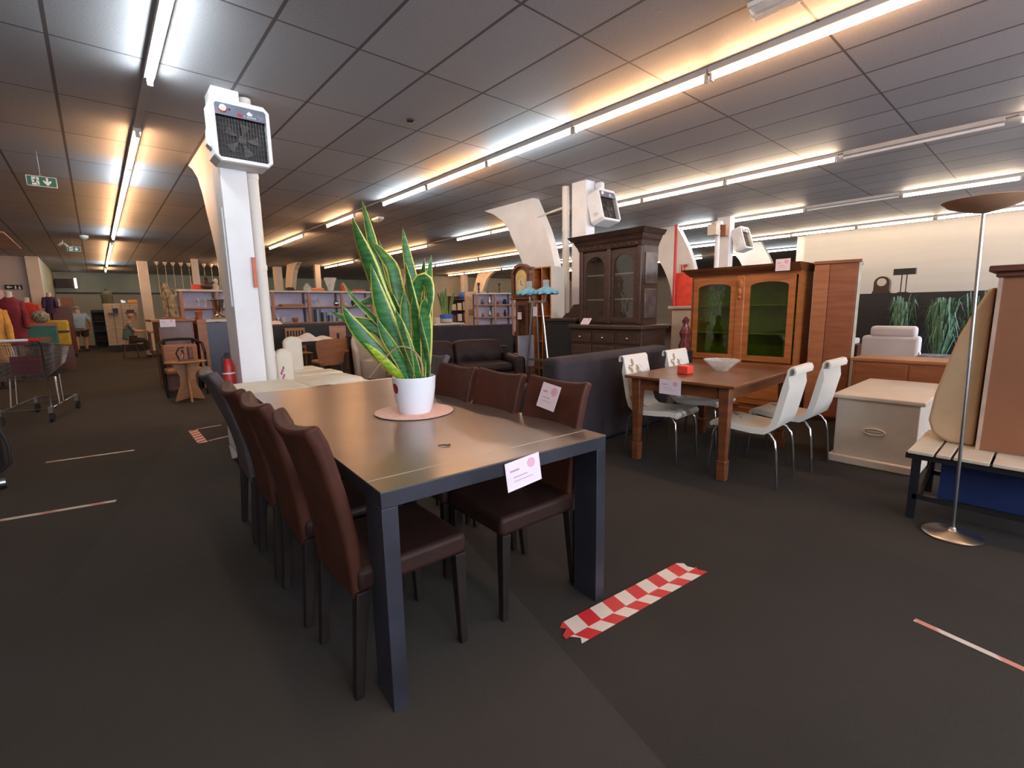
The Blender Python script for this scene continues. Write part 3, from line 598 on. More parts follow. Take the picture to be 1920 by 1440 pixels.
dup(lg, (1.50, 3.0, 0), PI - .04, 'greyish leather chair half hidden behind the plant pot')
price_card('price card folded over the front edge of the big dark table', (1.165, 1.274, .662), -.068, -.10, .165, .112, rx=-.04)
c = price_card('price card hanging on the backrest of the nearest right-hand leather chair', (1.618, 1.62, .842), -PI / 2 - .05, 0, .125, .125); c.rotation_euler = (-.32, 0.12, -PI / 2 - .04)

# ------------------------------------------------------------------ potted snake plant
_r = [1 + .012 * math.sin(k * 2.3) * math.cos(k * 1.1) for k in range(72)]
o = MB().ring([[(r * _r[k] * math.cos(2 * PI * k / 72), r * _r[k] * math.sin(2 * PI * k / 72), z) for k in range(72)] for r, z in ((.205, 0), (.213, .004), (.213, .007), (.15, .0075))]).build('straw_mat', M_MAT, loc=(1.27, 2.29, TZ + .001)); tag(o, 'round pink woven straw mat under the white plant pot', 'place mat')
t = thing('potted_snake_plant', 'tall yellow-edged snake plant in a white pot on the dark table', 'plant', (1.26, 2.26, TZ + .0085), -.7153)
MB().lathe([(.002, 0), (.082, 0), (.092, .012), (.103, .07), (.112, .13), (.1165, .195), (.113, .198), (.108, .19), (.1, .08), (.002, .05)], n=40).build('pot', M_POT, t, smooth=True)
MB().lathe([(.002, .1), (.1, .1), (.104, .165), (.05, .172), (.002, .175)], n=20).build('soil', M_SOIL, t)
a0 = -PI / 2 - .80
q = MB(); n = 20
q.add([(math.cos(a0 + .2 * math.cos(2 * PI * k / n)) * (.1125 + .0028 + .18 * .02 * math.sin(2 * PI * k / n)), math.sin(a0 + .2 * math.cos(2 * PI * k / n)) * (.1125 + .0028 + .18 * .02 * math.sin(2 * PI * k / n)), .142 + .028 * math.sin(2 * PI * k / n)) for k in range(n)], [tuple(range(n))])
q.build('round_sticker', M_CRIMSON, t)
def catmull(P, n):
    P = [Vector(p) for p in P]; P = [P[0] * 2 - P[1]] + P + [P[-1] * 2 - P[-2]]; out = []
    m = len(P) - 3
    for i in range(n + 1):
        s = i / n * m; k = min(int(s), m - 1); f = s - k; a, b, c, d = P[k:k + 4]
        out.append(.5 * ((2 * b) + (c - a) * f + (2 * a - 5 * b + 4 * c - d) * f * f + (3 * b - a - 3 * c + d) * f ** 3))
    return out
def leaf(P, W, m, parent, twist=0.0, n=16, zoff=TZ + .0085, name='leaf'):
    C = catmull([(p[0], p[1], p[2] - zoff) for p in P], n); q = MB(); q.uv = []
    for i, p in enumerate(C):
        s = i / n; tg = (C[min(i + 1, n)] - C[max(i - 1, 0)]).normalized()
        wd = W * (.55 + .45 * math.sin(min(1, s / .55) * PI / 2)) * (1 if s < .6 else max(.02, 1 - ((s - .6) / .4) ** 1.7)) * .5
        side = tg.cross(Vector((0, 1, 0)))
        side = side.normalized() if side.length > .1 else Vector((1, 0, 0))
        side = Matrix.Rotation(twist * (1 - .3 * s), 3, tg) @ side; nr = side.cross(tg).normalized()
        for k in range(5):
            u = k / 4; q.v.append(tuple(p + side * (u - .5) * 2.4 * wd + nr * (abs(u - .5) * .45 * wd))); q.uv.append((u, s))
    for i in range(n):
        for k in range(4): a = i * 5 + k; q.f.append((a, a + 1, a + 6, a + 5))
    o = q.build(name, m, parent, smooth=True)
    md = o.modifiers.new('thickness', 'SOLIDIFY'); md.thickness = .0028
    return o
LEAVES = [
 (0.045, [(-0.018, 0.03, 0.958), (-0.059, 0.047, 1.021), (-0.101, 0.063, 1.283), (-0.164, 0.08, 1.512), (-0.208, 0.097, 1.71), (-0.234, 0.113, 1.823), (-0.256, 0.13, 1.925)]),
 (0.075, [(-0.016, -0.03, 0.967), (-0.036, -0.033, 1.116), (-0.091, -0.037, 1.285), (-0.146, -0.04, 1.423), (-0.195, -0.043, 1.584), (-0.235, -0.047, 1.703), (-0.261, -0.05, 1.807)]),
 (0.065, [(0.005, 0.03, 0.957), (-0.015, 0.04, 1.167), (-0.047, 0.05, 1.325), (-0.078, 0.06, 1.467), (-0.101, 0.07, 1.566), (-0.159, 0.08, 1.646), (-0.217, 0.09, 1.714)]),
 (0.045, [(-0.006, 0.03, 0.957), (-0.03, 0.054, 1.049), (-0.076, 0.078, 1.282), (-0.122, 0.102, 1.484), (-0.161, 0.126, 1.629), (-0.182, 0.15, 1.72)]),
 (0.05, [(0.035, 0.03, 0.957), (0.021, 0.038, 1.138), (0.012, 0.047, 1.281), (0.011, 0.055, 1.465), (-0.005, 0.063, 1.564), (-0.024, 0.072, 1.676), (-0.035, 0.08, 1.77)]),
 (0.045, [(0.058, 0.03, 0.956), (0.067, 0.034, 1.108), (0.072, 0.038, 1.28), (0.07, 0.042, 1.45), (0.067, 0.046, 1.528), (0.079, 0.05, 1.605)]),
 (0.04, [(0.083, -0.03, 0.965), (0.095, -0.04, 1.114), (0.104, -0.05, 1.282), (0.11, -0.06, 1.431), (0.121, -0.07, 1.518), (0.137, -0.08, 1.607)]),
 (0.06, [(0.035, -0.03, 0.966), (0.033, -0.041, 1.172), (0.038, -0.053, 1.338), (0.05, -0.064, 1.432), (0.08, -0.076, 1.484), (0.111, -0.087, 1.47), (0.125, -0.099, 1.39), (0.112, -0.11, 1.288)]),
 (0.075, [(-0.028, -0.03, 0.961), (-0.044, -0.05, 1.061), (-0.079, -0.07, 1.203), (-0.114, -0.09, 1.314), (-0.139, -0.11, 1.434), (-0.157, -0.13, 1.565)]),
 (0.045, [(0.063, -0.03, 0.965), (0.061, -0.042, 1.058), (0.056, -0.054, 1.2), (0.035, -0.066, 1.338), (0.017, -0.078, 1.472), (0.006, -0.09, 1.574)]),
 (0.066, [(-0.028, -0.03, 0.967), (-0.056, -0.037, 1.06), (-0.089, -0.043, 1.146), (-0.147, -0.05, 1.225), (-0.212, -0.057, 1.263), (-0.305, -0.063, 1.289), (-0.403, -0.07, 1.337)]),
 (0.065, [(-0.045, -0.03, 0.961), (-0.078, -0.05, 1.014), (-0.123, -0.07, 1.07), (-0.182, -0.09, 1.146), (-0.239, -0.11, 1.222), (-0.282, -0.13, 1.296), (-0.307, -0.15, 1.367)]),
 (0.06, [(-0.018, 0.03, 0.958), (-0.036, 0.034, 1.139), (-0.059, 0.039, 1.311), (-0.076, 0.043, 1.391), (-0.104, 0.047, 1.408), (-0.192, 0.051, 1.398), (-0.266, 0.056, 1.38), (-0.348, 0.06, 1.344)]),
 (0.03, [(-0.011, -0.03, 0.967), (-0.041, -0.035, 1.074), (-0.082, -0.04, 1.174), (-0.141, -0.045, 1.253), (-0.209, -0.05, 1.328), (-0.28, -0.055, 1.406), (-0.333, -0.06, 1.487)]),
 (0.034, [(-0.051, -0.03, 0.961), (-0.065, -0.058, 0.997), (-0.093, -0.086, 1.038), (-0.13, -0.114, 1.084), (-0.168, -0.142, 1.136), (-0.205, -0.17, 1.179)]),
 (0.05, [(-0.022, -0.03, 0.961), (-0.039, -0.055, 1.033), (-0.07, -0.08, 1.115), (-0.114, -0.105, 1.206), (-0.145, -0.13, 1.299)]),
 (0.06, [(-0.012, 0.03, 0.958), (-0.023, 0.03, 1.081), (-0.05, 0.03, 1.226), (-0.084, 0.03, 1.34), (-0.099, 0.03, 1.43)]),
 (0.06, [(0.023, -0.03, 0.966), (0.013, -0.035, 1.087), (-0.001, -0.04, 1.228), (-0.016, -0.045, 1.339), (-0.016, -0.05, 1.434)]),
 (0.055, [(0.046, -0.03, 0.965), (0.046, -0.042, 1.087), (0.044, -0.055, 1.228), (0.038, -0.067, 1.338), (0.039, -0.08, 1.418)]),
 (0.055, [(0.072, -0.03, 0.965), (0.081, -0.05, 1.087), (0.091, -0.07, 1.228), (0.091, -0.09, 1.337), (0.101, -0.11, 1.4)]),
 (0.05, [(0.023, 0.03, 0.957), (-0.001, 0.05, 1.137), (-0.03, 0.07, 1.281), (-0.066, 0.09, 1.397), (-0.076, 0.11, 1.512)]),
 (0.05, [(-0.011, -0.03, 0.961), (-0.004, -0.06, 1.033), (-0.01, -0.09, 1.121), (-0.015, -0.12, 1.205), (-0.012, -0.15, 1.286)]),
 (0.04, [(0.04, -0.03, 0.96), (0.028, -0.062, 1.033), (0.006, -0.095, 1.134), (-0.024, -0.128, 1.259), (-0.041, -0.16, 1.339)]),
 (0.035, [(0.086, -0.03, 0.965), (0.091, -0.055, 1.031), (0.086, -0.08, 1.132), (0.073, -0.105, 1.23), (0.076, -0.13, 1.311)]),
]
STEM = [(0.073, -0.12, 0.995), (0.068, -0.12, 1.067), (0.043, -0.12, 1.117), (0.004, -0.12, 1.145), (-0.051, -0.12, 1.148), (-0.108, -0.12, 1.103), (-0.158, -0.12, 1.049), (-0.205, -0.12, 0.995)]
tw = [.3, -.35, .5, .9, .4, -.5, .7, .2, .25, -.6, .35, .3, .5, 1.0, .3, .5, -.4, .3, -.3, .5, .8, -.5, .4, -.8]
for i, (wd, P) in enumerate(LEAVES):
    base = Vector((P[0][0] * .9, P[0][1], TZ + .175)); P2 = [tuple(base)] + [tuple(p) for p in P[1:]]
    leaf(P2, wd, M_LEAF2 if i in (14,) else (M_LEAF3 if i in (3, 12, 21, 23) else M_LEAF), t, tw[i])
C = catmull([(a, b, c - TZ - .0085) for a, b, c in STEM], 24)
MB().tube(C, [.006 - .004 * i / 24 for i in range(25)], 6).build('dry_stem', M_STRAW, t, smooth=True)
o = MB().tube([(1.0, 1.62, TZ + .004), (1.02, 1.61, TZ + .006), (1.035, 1.598, TZ + .004)], .003, 5).ell((1.038, 1.597, TZ + .005), (.006, .006, .004), 6, 4).build('dry_stalk', M_OAKDARK); tag(o, 'small dry brown stalk lying on the dark tabletop', 'plant scrap')

# ------------------------------------------------------------------ floor tapes
def tape(label, pts, m, wd=None, grp=None):
    (x0, y0), (x1, y1) = pts; l = math.hypot(x1 - x0, y1 - y0)
    o = box(0, l, -wd / 2, wd / 2, .0008, .002).build('floor_tape', m, loc=(x0, y0, 0), rot=(0, 0, math.atan2(y1 - y0, x1 - x0)))
    return tag(o, label, 'floor tape', grp)
b = MB()
q = [(0, -.07), (.03, -.075), (.86, -.068), (.88, -.04), (.84, -.03), (.86, -.002), (.83, .0), (.845, .04), (.80, .07), (.77, .078), (.02, .075), (-.01, .05), (.015, .03), (-.03, .01), (.005, -.01), (-.02, -.04)]
def strip(poly, m, lab, nm='floor_tape'): pass
o = MB().prism([(0, -.072), (.87, -.068), (.85, -.03), (.86, -.008), (-.01, -.014), (.02, -.045)], 'z', .001, .0022).build('floor_tape', M_TAPERW, loc=(1.325, 1.19, 0), rot=(0, 0, -.105)); tag(o, 'red and white warning tape strip in front of the table, nearer joined strip', 'floor tape', 'joined warning tapes')
o = MB().prism([(-.035, -.016), (.845, -.012), (.83, .02), (.84, .05), (.81, .073), (.02, .07), (-.01, .05), (.01, .03), (-.03, .008)], 'z', .0024, .0034).build('floor_tape', stripe_mat('red_white_tape_second', (0.70, 0.62, 0.55), (0.55, 0.02, 0.03), .155, -.15, off=.06), loc=(1.325, 1.19, 0), rot=(0, 0, -.105)); tag(o, 'red and white warning tape strip in front of the table, farther joined strip', 'floor tape', 'joined warning tapes')
tape('pale worn tape line on the carpet at the lower right edge', [(2.465, .265), (2.36, -.25)], M_TAPEOLD, .028)
tape('pale worn tape line at the left edge, nearer of the two', [(-.95, 4.55), (-.04, 4.38)], M_TAPEOLD, .045)
tape('pale worn tape line on the left carpet, farther of the two', [(-.5, 6.04), (.14, 5.95)], M_TAPEOLD, .04)
tape('short red striped tape across the carpet left of the chairs', [(.705, 6.5), (.70, 5.78)], M_TAPERED, .09)
tape('thin tape line going right from the far end of the short red tape', [(.74, 6.53), (1.0, 6.56)], M_TAPEOLD, .03)
tape('thin tape line going right from the near end of the short red tape', [(.76, 5.82), (.98, 5.9)], M_TAPEOLD, .03)

# ------------------------------------------------------------------ white corner: sofa and tall pads
t = thing('white_sofa', 'white leather sofa with stepped seat pads between the dark table and the near column', 'sofa', (1.4, 5.0, 0))
MB().box(-.6, -.02, -.8, -.02, .1, .695).build('armrest', M_WHITELEATHER, t, bevel=.05, seg=3)
MB().box(0.02, .82, -.8, 1.75, .08, .40).build('base', M_WHITELEATHER, t, bevel=.03, seg=3)
MB().box(.0, .25, -.8, -.1, .40, .66).box(.0, .85, -.8, -.5, .40, .66).build('backrest', M_WHITELEATHER, t, bevel=.06, seg=4)
for i, (a, b, e) in enumerate([(-.48, .28, .80), (.31, .74, .83), (.76, 1.2, .86), (1.22, 1.72, .80)]):
    box(.02, e, a, b, .40, .60 + .005 * i).build('seat_cushion', M_WHITELEATHER, t, bevel=.05, seg=4)
for x, y in ((-.57, -.77), (-.57, -.06), (.78, -.75), (.78, 1.7)): MB().taper(x, y, 0, .12, .02, .02, .03, .03).build('leg', M_BONE, t)
q = MB()
for i in range(5):
    q.ell((.42 + .0 * i, -.1 + i * .02, .61), (.30, .22, .07), 16, 8)
    break
q.build('tufted_cushion', M_WHITELEATHER, t, smooth=True)

M_PURPLE = mat('purple_petal', (.35, .08, .18), .6)
def floral_chair(label, loc, rz, group=None):
    t = thing('floral_chair', label, 'chair', loc, rz, group)
    pr = [(.225, .415), (.235, .44), (.215, .465), (.16, .475), (.05, .462), (-.08, .452), (-.155, .455), (-.20, .49), (-.222, .56), (-.245, .68), (-.268, .80), (-.288, .885), (-.292, .92), (-.312, .942), (-.338, .938), (-.35, .91), (-.345, .88)]
    nv = len(pr) - 1
    def fn2(u, v):
        k = round(v * nv); x, z = pr[k]; a = pr[min(k + 1, nv)]; b = pr[max(k - 1, 0)]; dx, dz = a[0] - b[0], a[1] - b[1]; l = math.hypot(dx, dz)
        th = 1.0 if k < nv - 5 else .3
        return ((x, (u - .5) * .40, z * .955), (-dz / l * th, 0, dx / l * th))
    MB().slab(fn2, 4, nv, .045).build('shell', M_FLORAL, t, bevel=.012, seg=2)
    for sy in (-1, 1):
        MB().tube([(-.02, sy * .12, .415), (-.14, sy * .16, .412), (-.20, sy * .175, .395), (-.235, sy * .18, .35), (-.25, sy * .185, .28), (-.275, sy * .19, .0)], .0105, 10).build('leg', M_CHROME, t, smooth=True)
        MB().tube([(0, sy * .12, .415), (.13, sy * .16, .412), (.18, sy * .175, .395), (.205, sy * .18, .35), (.215, sy * .185, .28), (.235, sy * .19, .0)], .0105, 10).build('leg', M_CHROME, t, smooth=True)
    return t
fc = floral_chair('white floral chair on the camera side of the orange-brown table, left one', (3.77, 1.50, 0), PI / 2 + .04, 'white floral chairs at the orange-brown table')
dup(fc, (4.36, 1.44, 0), PI / 2 - .02, 'white floral chair on the camera side of the orange-brown table, beside the white chest')
dup(fc, (3.74, 2.24, 0), -PI / 2 + .05, 'white floral chair far side of the orange-brown table, left one with brown flowers')
dup(fc, (4.42, 2.22, 0), -PI / 2 + .02, 'white floral chair far side of the orange-brown table, partly behind the napkin box')
sofa0 = bpy.data.objects['white_sofa']
def tall_pad(x, y, h, w):
    P = [(-w / 2, .55), (w / 2, .55), (w / 2, h - .06), (w / 2 - .05, h - .01), (0, h), (-w / 2 + .05, h - .01), (-w / 2, h - .06)]
    return MB().prism(P, 'y', -.05, .05).build('headrest', M_WHITELEATHER, sofa0, bevel=.03, seg=3, loc=(x - 1.4, y - 5.0, 0))
a = tall_pad(1.50, 5.55, .95, .19)
q = MB()
for k in range(5): q.ell((-.03 + .014 * math.sin(k * 2.1), -.052, .63 + k * .028), (.010, .003, .02), 8, 5)
q.build('painted_flower', M_PURPLE, a)
tall_pad(1.84, 6.35, 1.04, .22)

# ------------------------------------------------------------------ orange-brown dining table
t = thing('wooden_dining_table', 'orange-brown wooden dining table with four white floral chairs', 'table', (4.10, 1.97, 0), .02)
box(-.69, .69, -.47, .47, .725, .75).build('tabletop', M_MAHOG, t, bevel=.006)
q = MB().box(-.62, .62, -.40, -.38, .63, .724).box(-.62, .62, .38, .40, .63, .724).box(-.63, -.61, -.38, .38, .63, .724).box(.61, .63, -.38, .38, .63, .724); q.build('apron', M_MAHOG, t)
for sx in (-1, 1):
    for sy in (-1, 1):
        MB().taper(sx * .61, sy * .38, 0, .16, .032, .032, .035, .035).taper(sx * .61, sy * .38, .16, .724, .027, .027, .042, .042).build('leg', M_MAHOG, t, bevel=.005)
MB().lathe([(.06, .0), (.065, .01), (.085, .03), (.15, .088), (.158, .098), (.148, .092), (.08, .035), (.002, .03)], n=20).build('glass_bowl', M_CLEAR, smooth=True, loc=(4.2, 1.95, .7515))
tag(bpy.data.objects['glass_bowl'], 'wide shallow pale glass bowl on the orange-brown table', 'bowl')
o = box(-.05, .05, -.05, .05, 0, .07).build('napkin_box', M_BRIGHTRED, loc=(3.80, 2.08, .751), bevel=.006); tag(o, 'small red box on the orange-brown table', 'box')
price_card('price card on the near-left edge of the orange-brown table', (3.405, 1.99, .63), -PI / 2, 0, .19, .12)

# ------------------------------------------------------------------ dark sofa behind
t = thing('dark_sofa', 'big dark fabric sofa seen from behind, beside the floral chairs', 'sofa', (3.86, 2.80, 0), PI / 2 + .03)
MB().box(0, .22, -.97, .92, .04, .90).build('backrest', M_DARKFAB, t, bevel=.06, seg=4)
MB().box(.25, .92, -.8, .72, .1, .43).build('seat', M_DARKFAB, t, bevel=.05, seg=3)
for y in (-1.0, .72): MB().box(.25, .92, y, y + .2, .04, .62).build('armrest', M_DARKFAB, t, bevel=.05, seg=3)
MB().box(.02, .9, -.98, .88, .0, .04).build('plinth', M_BLACK, t)
# ------------------------------------------------------------------ cabinets on the right
def arch_rail(q, x0, x1, a, b, z0, z1, h, n=10):
    # top rail whose underside is an arch from (a, z0) up to z0+h and down to (b, z0); prism along x
    P = [(a, z1)] + [(b, z1)]; C = [(a + (b - a) * (1 - math.cos(PI * k / n)) / 2, z0 + h * math.sin(PI * k / n)) for k in range(n, -1, -1)]
    for k in range(n):
        (ya, za), (yb, zb) = C[k], C[k + 1]
        q.prism([(ya, za), (yb, zb), (yb, z1), (ya, z1)], 'x', x0, x1)
    return q
def glazed_door(parent, m, gm, x, a, b, z0, z1, st, arch, loc=None):
    q = MB().box(x, x + .025, a, a + st, z0, z1).box(x, x + .025, b - st, b, z0, z1).box(x, x + .025, a + st, b - st, z0, z0 + st)
    arch_rail(q, x, x + .025, a + st, b - st, z1 - st - arch, z1, arch)
    d = q.build('door', m, parent)
    box(x + .008, x + .012, a + st - .005, b - st + .005, z0 + st - .005, z1 - st).build('glass_pane', gm, d)
    return d
# carved dark hutch, front faces -X
t = thing('display_hutch', 'tall carved dark oak hutch with glazed doors and big cornice', 'cabinet', (5.3, 4.04, 0))
box(-.2, .36, -.64, .52, .06, 1.04).build('lower_case', M_OAKDARK, t, bevel=.006)
MB().box(-.18, .34, -.62, .5, 0, .06).build('plinth', M_OAKDARK, t)
box(-.24, .38, -.68, .56, 1.04, 1.10).build('counter', M_OAKDARK, t, bevel=.015)
for k, y in enumerate((-.45, -.06, .33)):
    d = box(-.215, -.2, y - .17, y + .17, .86, 1.0).build('drawer', M_OAKDARK, t, bevel=.006)
    MB().ell((-.23, y, .93), (.018, .018, .018), 10, 6).build('knob', M_SILVER, d)
    d = box(-.215, -.2, y - .17, y + .17, .12, .82).build('door', M_OAKDARK, t, bevel=.008)
    box(-.225, -.215, y - .12, y + .12, .2, .74).build('raised_panel', M_OAKDARK, d, bevel=.008)
M_OAKSHEEN = mat('dark_oak_sheen', (.06, .048, .045), .2, col2=(.11, .085, .08), scale=7, bump=.5, bscale=14)  # daylight sheen of the side panels put into a lighter, greyer oak
q = MB().box(0, .34, -.51, -.48, 1.10, 2.1).box(0, .34, .48, .51, 1.10, 2.1).box(.32, .34, -.48, .48, 1.10, 2.1).box(0, .32, -.48, .48, 1.10, 1.13).box(0, .32, -.48, .48, 2.07, 2.1); q.build('upper_case', M_OAKDARK, t)
for z0, z1 in ((1.18, 1.56), (1.62, 2.02)): box(.04, .30, -.525, -.51, z0, z1).build('side_panel', M_OAKSHEEN, t, bevel=.008)
for a, b in ((-.455, -.02), (.02, .455)): glazed_door(t, M_OAKDARK, M_GLASS, -.03, a, b, 1.13, 2.08, .062, .15)
for y in (-.48, 0, .48): box(-.05, 0, y - .03, y + .03, 1.11, 2.1).build('pilaster', M_OAKDARK, t, bevel=.01)
for z in (1.43, 1.76): box(.0, .31, -.48, .48, z, z + .015).build('shelf', M_CREAM, t)
q = MB()
for z0, z1, e in ((2.1, 2.16, .0), (2.16, 2.19, .02), (2.19, 2.24, .04), (2.24, 2.27, .08), (2.27, 2.30, .10)):
    q.hexa([(-.05 - e, -.51 - e, z0), (.34, -.51 - e, z0), (.34, .51 + e, z0), (-.05 - e, .51 + e, z0)], [(-.07 - e, -.53 - e, z1), (.34, -.53 - e, z1), (.34, .53 + e, z1), (-.07 - e, .53 + e, z1)])
q.build('cornice', M_OAKDARK, t)
q = MB()
for k in range(9): q.ell((-.055, -.44 + k * .11, 2.13), (.012, .022, .018), 8, 5)
q.build('carved_beads', M_OAKDARK, t)
price_card('price card lying on the counter of the carved dark hutch', (5.09, 4.31, 1.102), -PI / 2, 0, .15, .11, rx=-.0).rotation_euler = (-.7, 0, -PI / 2)
# small dark cabinet with a backrest
t = thing('side_cabinet', 'small black-brown cabinet with stepped back, left of the carved hutch', 'cabinet', (5.24, 4.90, 0))
box(0, .4, -.28, .28, .05, 1.14).build('case', M_BLACK, t, bevel=.006); box(.02, .38, -.26, .26, 0, .05).build('plinth', M_BLACK, t)
box(-.03, .43, -.31, .31, 1.14, 1.18).build('top', M_OAKDARK, t, bevel=.006)
MB().prism([(-.3, 1.18), (.28, 1.18), (.2, 1.25), (.14, 1.26), (.05, 1.38), (-.3, 1.40)], 'x', .34, .4).build('back_board', M_OAKDARK, t)
d = box(-.012, 0, -.26, .26, .1, 1.1).build('door', M_BLACK, t, bevel=.005); MB().ell((-.025, -.2, .62), (.012, .012, .012), 8, 6).build('knob', M_SILVER, d)
price_card('small price card on the front of the small black-brown cabinet', (5.231, 4.93, .80), -PI / 2, 0, .1, .12)
# grandfather clock
t = thing('grandfather_clock', 'tall red-brown grandfather clock with arched brass dial', 'clock', (5.92, 6.5, 0))
box(0, .27, -.26, .26, 0, .5).build('base', M_RUST, t, bevel=.008)
box(.02, .25, -.2, .2, .5, 1.52).build('trunk', M_RUST, t, bevel=.006)
d = box(.0, .02, -.16, .16, .56, 1.46).build('trunk_door', M_RUST, t, bevel=.005); box(-.003, 0, -.1, .1, .62, 1.4).build('glass', M_GLASS, d)
MB().box(-.03, .29, -.29, .29, 1.5, 1.545).build('shoulder_moulding', M_RUST, t, bevel=.01)
A = [(-.25 , 1.545), (.25, 1.545), (.25, 1.93)] + [(.25 * math.cos(PI * k / 10) * .85 + 0, 1.93 + .17 * math.sin(PI * k / 10)) for k in range(0, 11)] + [(-.25, 1.93)]
MB().prism(A, 'x', 0, .26).build('hood', M_RUST, t)
A2 = [(math.cos(PI * k / 10) * .25, 1.94 + .20 * math.sin(PI * k / 10)) for k in range(11)]
A3 = [(math.cos(PI * k / 10) * .20, 1.93 + .155 * math.sin(PI * k / 10)) for k in range(10, -1, -1)]
q = MB()
for k in range(10): q.prism([A2[k], A2[k + 1], A3[9 - k], A3[10 - k]], 'x', -.035, .05)
q.box(-.035, 0, -.25, -.17, 1.56, 1.95).box(-.035, 0, .17, .25, 1.56, 1.95).box(-.035, 0, -.17, .17, 1.55, 1.6); q.build('hood_frame', M_RUST, t)
D = [(-.15, 1.6), (.15, 1.6), (.15, 1.88)] + [(.15 * math.cos(PI * k / 10), 1.88 + .15 * math.sin(PI * k / 10)) for k in range(11)]
MB().prism(D, 'x', -.012, -.004).build('dial', M_BRASS, t)
q = MB().cyl((-.016, 0, 1.76), (-.013, 0, 1.76), .11, n=24); q.build('chapter_ring', mat('dial_cream', (.62, .56, .38), .4), t)
q = MB().box(-.02, -.017, -.004, .004, 1.76, 1.85).box(-.02, -.017, -.06, 0, 1.757, 1.764); q.build('hands', M_BLACK, t)
price_card('small price card on the trunk door of the grandfather clock', (5.905, 6.55, 1.14), -PI / 2, 0, .11, .13)
# narrow pigeonhole shelf
t = thing('narrow_shelf', 'tall narrow orange-pine pigeonhole shelf right of the grandfather clock', 'shelf', (5.40, 5.45, 0))
q = MB().box(0, .3, -.2, -.18, 0, 1.98).box(0, .3, .18, .2, 0, 1.98).box(.28, .3, -.18, .18, 0, 1.98).box(0, .3, -.18, .18, 1.96, 1.98).box(0, .3, -.18, .18, 0, .03); q.build('case', M_PINE, t)
box(0, .28, -.01, .01, .03, 1.96).build('divider', M_PINE, t)
for z in (.35, .8, 1.2, 1.58): box(0.01, .28, -.18, .18, z, z + .015).build('shelf_board', M_PINE, t)
box(0.0, .3, -.206, -.2, 0, 1.98).build('lit_side', M_CREAM, t)  # thin cream sheet painting the light that falls on this pine side
# two-shade lamp
t = thing('tripod_lamp', 'grey tripod floor lamp with two blue crinkled shades before the pine shelf', 'floor lamp', (4.98, 5.10, 0))
for a, b in (((-.05, .28, 0), (0, .12, 1.45)), ((.0, -.26, 0), (0, -.06, 1.45)), ((.12, .1, 0), (.02, .06, 1.40))): MB().cyl(a, b, .016, n=8).build('leg', M_STEEL, t, smooth=True)
box(-.03, .03, -.17, .24, .55, .58).build('lower_rail', M_STEEL, t)
MB().box(-.02, .02, -.16, .2, 1.42, 1.45).cyl((0, -.14, 1.43), (0, -.16, 1.56), .01).cyl((0, .18, 1.43), (0, .2, 1.56), .01).build('crossbar', M_STEEL, t)
for y in (-.16, .2):
    rg = []
    for r, z in ((.17, 0), (.165, .03), (.09, .09), (.05, .11)): rg.append([(math.cos(2 * PI * k / 28) * (r + (.02 * (k % 2) if r > .1 else 0)), y + math.sin(2 * PI * k / 28) * (r + (.02 * (k % 2) if r > .1 else 0)), 1.53 + z + (.012 * (k % 3) if r > .1 else 0)) for k in range(28)])
    MB().ring(rg).build('shade', M_BLUESHADE, t)
    MB().cyl((0, y, 1.64), (0, y, 1.74), .045, .05, n=14).build('lamp_cup', M_CLEAR, t)
box(-.07, -.06, -.03, .05, 1.22, 1.36).build('hanging_label', M_CARD, t)

# green glass display cabinet, front faces -X
t = thing('display_cabinet', 'orange-pine display cabinet with two green glass doors', 'cabinet', (5.95, 2.57, 0))
q = MB().box(0, .42, -.64, -.62, .08, 1.70).box(0, .42, .62, .64, .08, 1.70).box(.4, .42, -.62, .62, .08, 1.70).box(0, .4, -.62, .62, .6, .64).box(0, .4, -.62, .62, 1.66, 1.70).box(0, .4, -.62, .62, .08, .12); q.build('case', M_PINE, t)
box(.0, .42, -.66, .66, 0, .08).build('plinth', M_PINE, t, bevel=.01)
for a, b in ((-.60, -.05), (.05, .60)):
    glazed_door(t, M_PINE, M_GREENGLASS, -.025, a, b, .66, 1.66, .065, .05)
    d = box(-.025, 0, a, b, .13, .6).build('lower_door', M_PINE, t, bevel=.004); box(-.032, -.025, a + .08, b - .08, .2, .53).build('panel', M_PINE, d, bevel=.008)
q = MB().box(-.035, 0, -.05, .05, .1, 1.68); q.build('centre_stile', M_PINE, t, bevel=.008)
MB().ell((-.04, 0, 1.58), (.02, .04, .06), 10, 8).ell((-.045, 0, 1.49), (.018, .028, .045), 10, 8).ell((-.045, 0, 1.42), (.015, .02, .03), 10, 8).build('carved_ornament', M_PINE, t, smooth=True)
for z in (.98, 1.32): box(.02, .4, -.62, .62, z, z + .012).build('shelf', mat('dim_shelf', (.20, .18, .07), .5), t)
box(.385, .4, -.62, .62, .64, 1.66).build('back_lining', mat('olive_lining', (.26, .27, .10), .8, var=.3, scale=3), t)
q = MB()
for z0, z1, e in ((1.70, 1.73, .01), (1.73, 1.76, .04), (1.76, 1.79, .07)): q.hexa([(-.02 - e, -.65, z0), (.42, -.65, z0), (.42, .65 + e, z0), (-.02 - e, .65 + e, z0)], [(-.04 - e, -.66, z1), (.42, -.66, z1), (.42, .67 + e, z1), (-.04 - e, .67 + e, z1)])
q.build('cornice', M_MAHOG, t)
price_card('price card hanging from the cornice of the green glass cabinet', (5.83, 2.08, 1.70), -PI / 2, 0, .15, .13)
